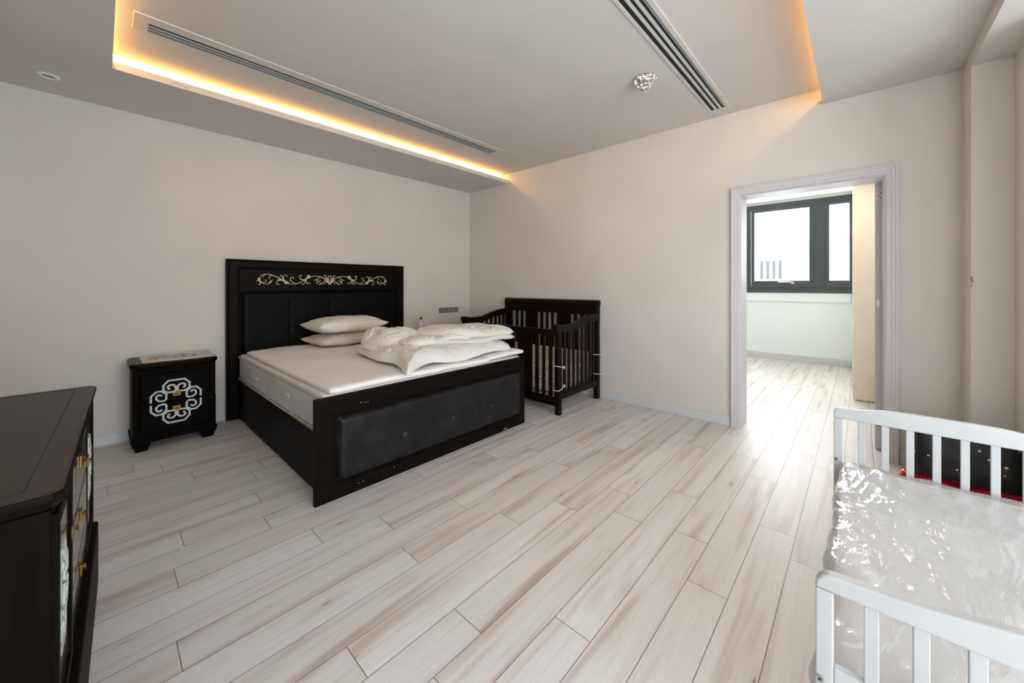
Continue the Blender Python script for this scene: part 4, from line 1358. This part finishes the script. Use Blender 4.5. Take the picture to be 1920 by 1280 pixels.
t_ = thing('satin_roll', 'shiny red satin roll on the floor beneath the black bundle', 'fabric roll', (3.135, -.39, 0))
obj('roll', bl(bm, Vector((3.135, -.39, 0))), M_red, t_, smooth=True)
obj('knotted_end', bl(lathe(bmesh.new(), [(.010, .0), (.020, .006), (.022, .016), (.014, .028), (.006, .034)], (3.135, -.158, .135), 14, 'y'), Vector((3.135, -.39, 0))), M_hinge, t_, smooth=True)

# ---------------------------------------------------------------- litter on the floor
for (x, y, a, b, rz, lb) in ((.263, 2.374, .016, .005, .5, 'tiny white paper scrap on the floor between the dresser and the bed, the longer one'), (.045, 2.512, .006, .006, .2, 'white crumb on the floor close to the dresser'),
                         (1.621, 1.492, .014, .009, .8, 'small white scrap on the floor in the open middle of the room')):
    o = obj('paper_scrap', box(bmesh.new(), -a / 2, a / 2, -b / 2, b / 2, 0, .002), M_paper, loc=(x, y, .0005))
    o.rotation_euler = (0, 0, rz)
    tag(o, lb, 'paper scrap')

# ---------------------------------------------------------------- next room contents
wc = Vector((6.65, -.26, 0))
wd = thing('wardrobe', 'cream wardrobe in the next room seen through the doorway from its end', 'wardrobe', wc)
obj('carcass', bl(boxes([(5.585, 7.78, -.60, .040, .0, 2.66)]), wc), M_cream, wd, bevel=.002)
ep = obj('end_panel', bl(B(5.565, 5.584, -.605, .058, .012, 2.665), wc), M_cream, wd, bevel=.002)
obj('worn_edge', bl(boxes([(5.5635, 5.566, .025, .040, .115, .122), (5.5635, 5.566, .045, .052, .145, .155)]), wc), M_chip, ep)
for i in range(4):
    xa = 5.590 + i * .547
    dd = obj('door', bl(B(xa + .003, xa + .542, .041, .062, .06, 2.64), wc), M_cream, wd, bevel=.002)
    xh = xa + (.50 if i % 2 == 0 else .045)
    bm = bmesh.new()
    tube(bm, [(xh, .062, 1.94), (xh, .085, 1.94)], .006, 8)
    tube(bm, [(xh, .062, 2.01), (xh, .085, 2.01)], .006, 8)
    tube(bm, [(xh, .085, 1.925), (xh, .085, 2.025)], .004, 8)
    obj('handle', bl(bm, wc), M_handle, dd)
# wicker basket hidden mostly by the door jamb
bk_ = thing('wicker_basket', 'brown woven basket just visible behind the doorway edge in the next room', 'basket', (5.40, -.245, 0))
bm = bmesh.new()
for i in range(17):
    z = .01 + i * .0225
    r = .095 + .022 * (i / 16)
    q = [(r * math.cos(a), r * math.sin(a), z + .004 * math.sin(a * 12 + (i % 2) * PI)) for a in [2 * PI * k / 40 for k in range(40)]]
    tube(bm, q, .0125, 6, True)
lathe(bm, [(.09, .0), (.09, .012)], (0, 0, 0), 24)
obj('woven_body', bm, M_wicker, bk_, smooth=True)
obj('rim', tube(bmesh.new(), [(.122 * math.cos(a), .122 * math.sin(a), .395) for a in [2 * PI * k / 40 for k in range(40)]], .014, 8, True), M_wicker, bk_, smooth=True)

# ---------------------------------------------------------------- outside
struct('ground', B(8.2, 60, -30, 40, -3.2, -3.0), M_ground)
fo_ = thing('building', 'pale building with dark upright louvres outside the far window', 'building', (30, 6, -3))
obj('wall', B(0, 8, -14, 14, 0, 7.2), M_facade, fo_)
for i in range(4):
    obj('louvre', B(-.05, 0, -1.22 - i * .34, -1.08 - i * .34, 4.7, 5.9), M_facadewin, fo_)
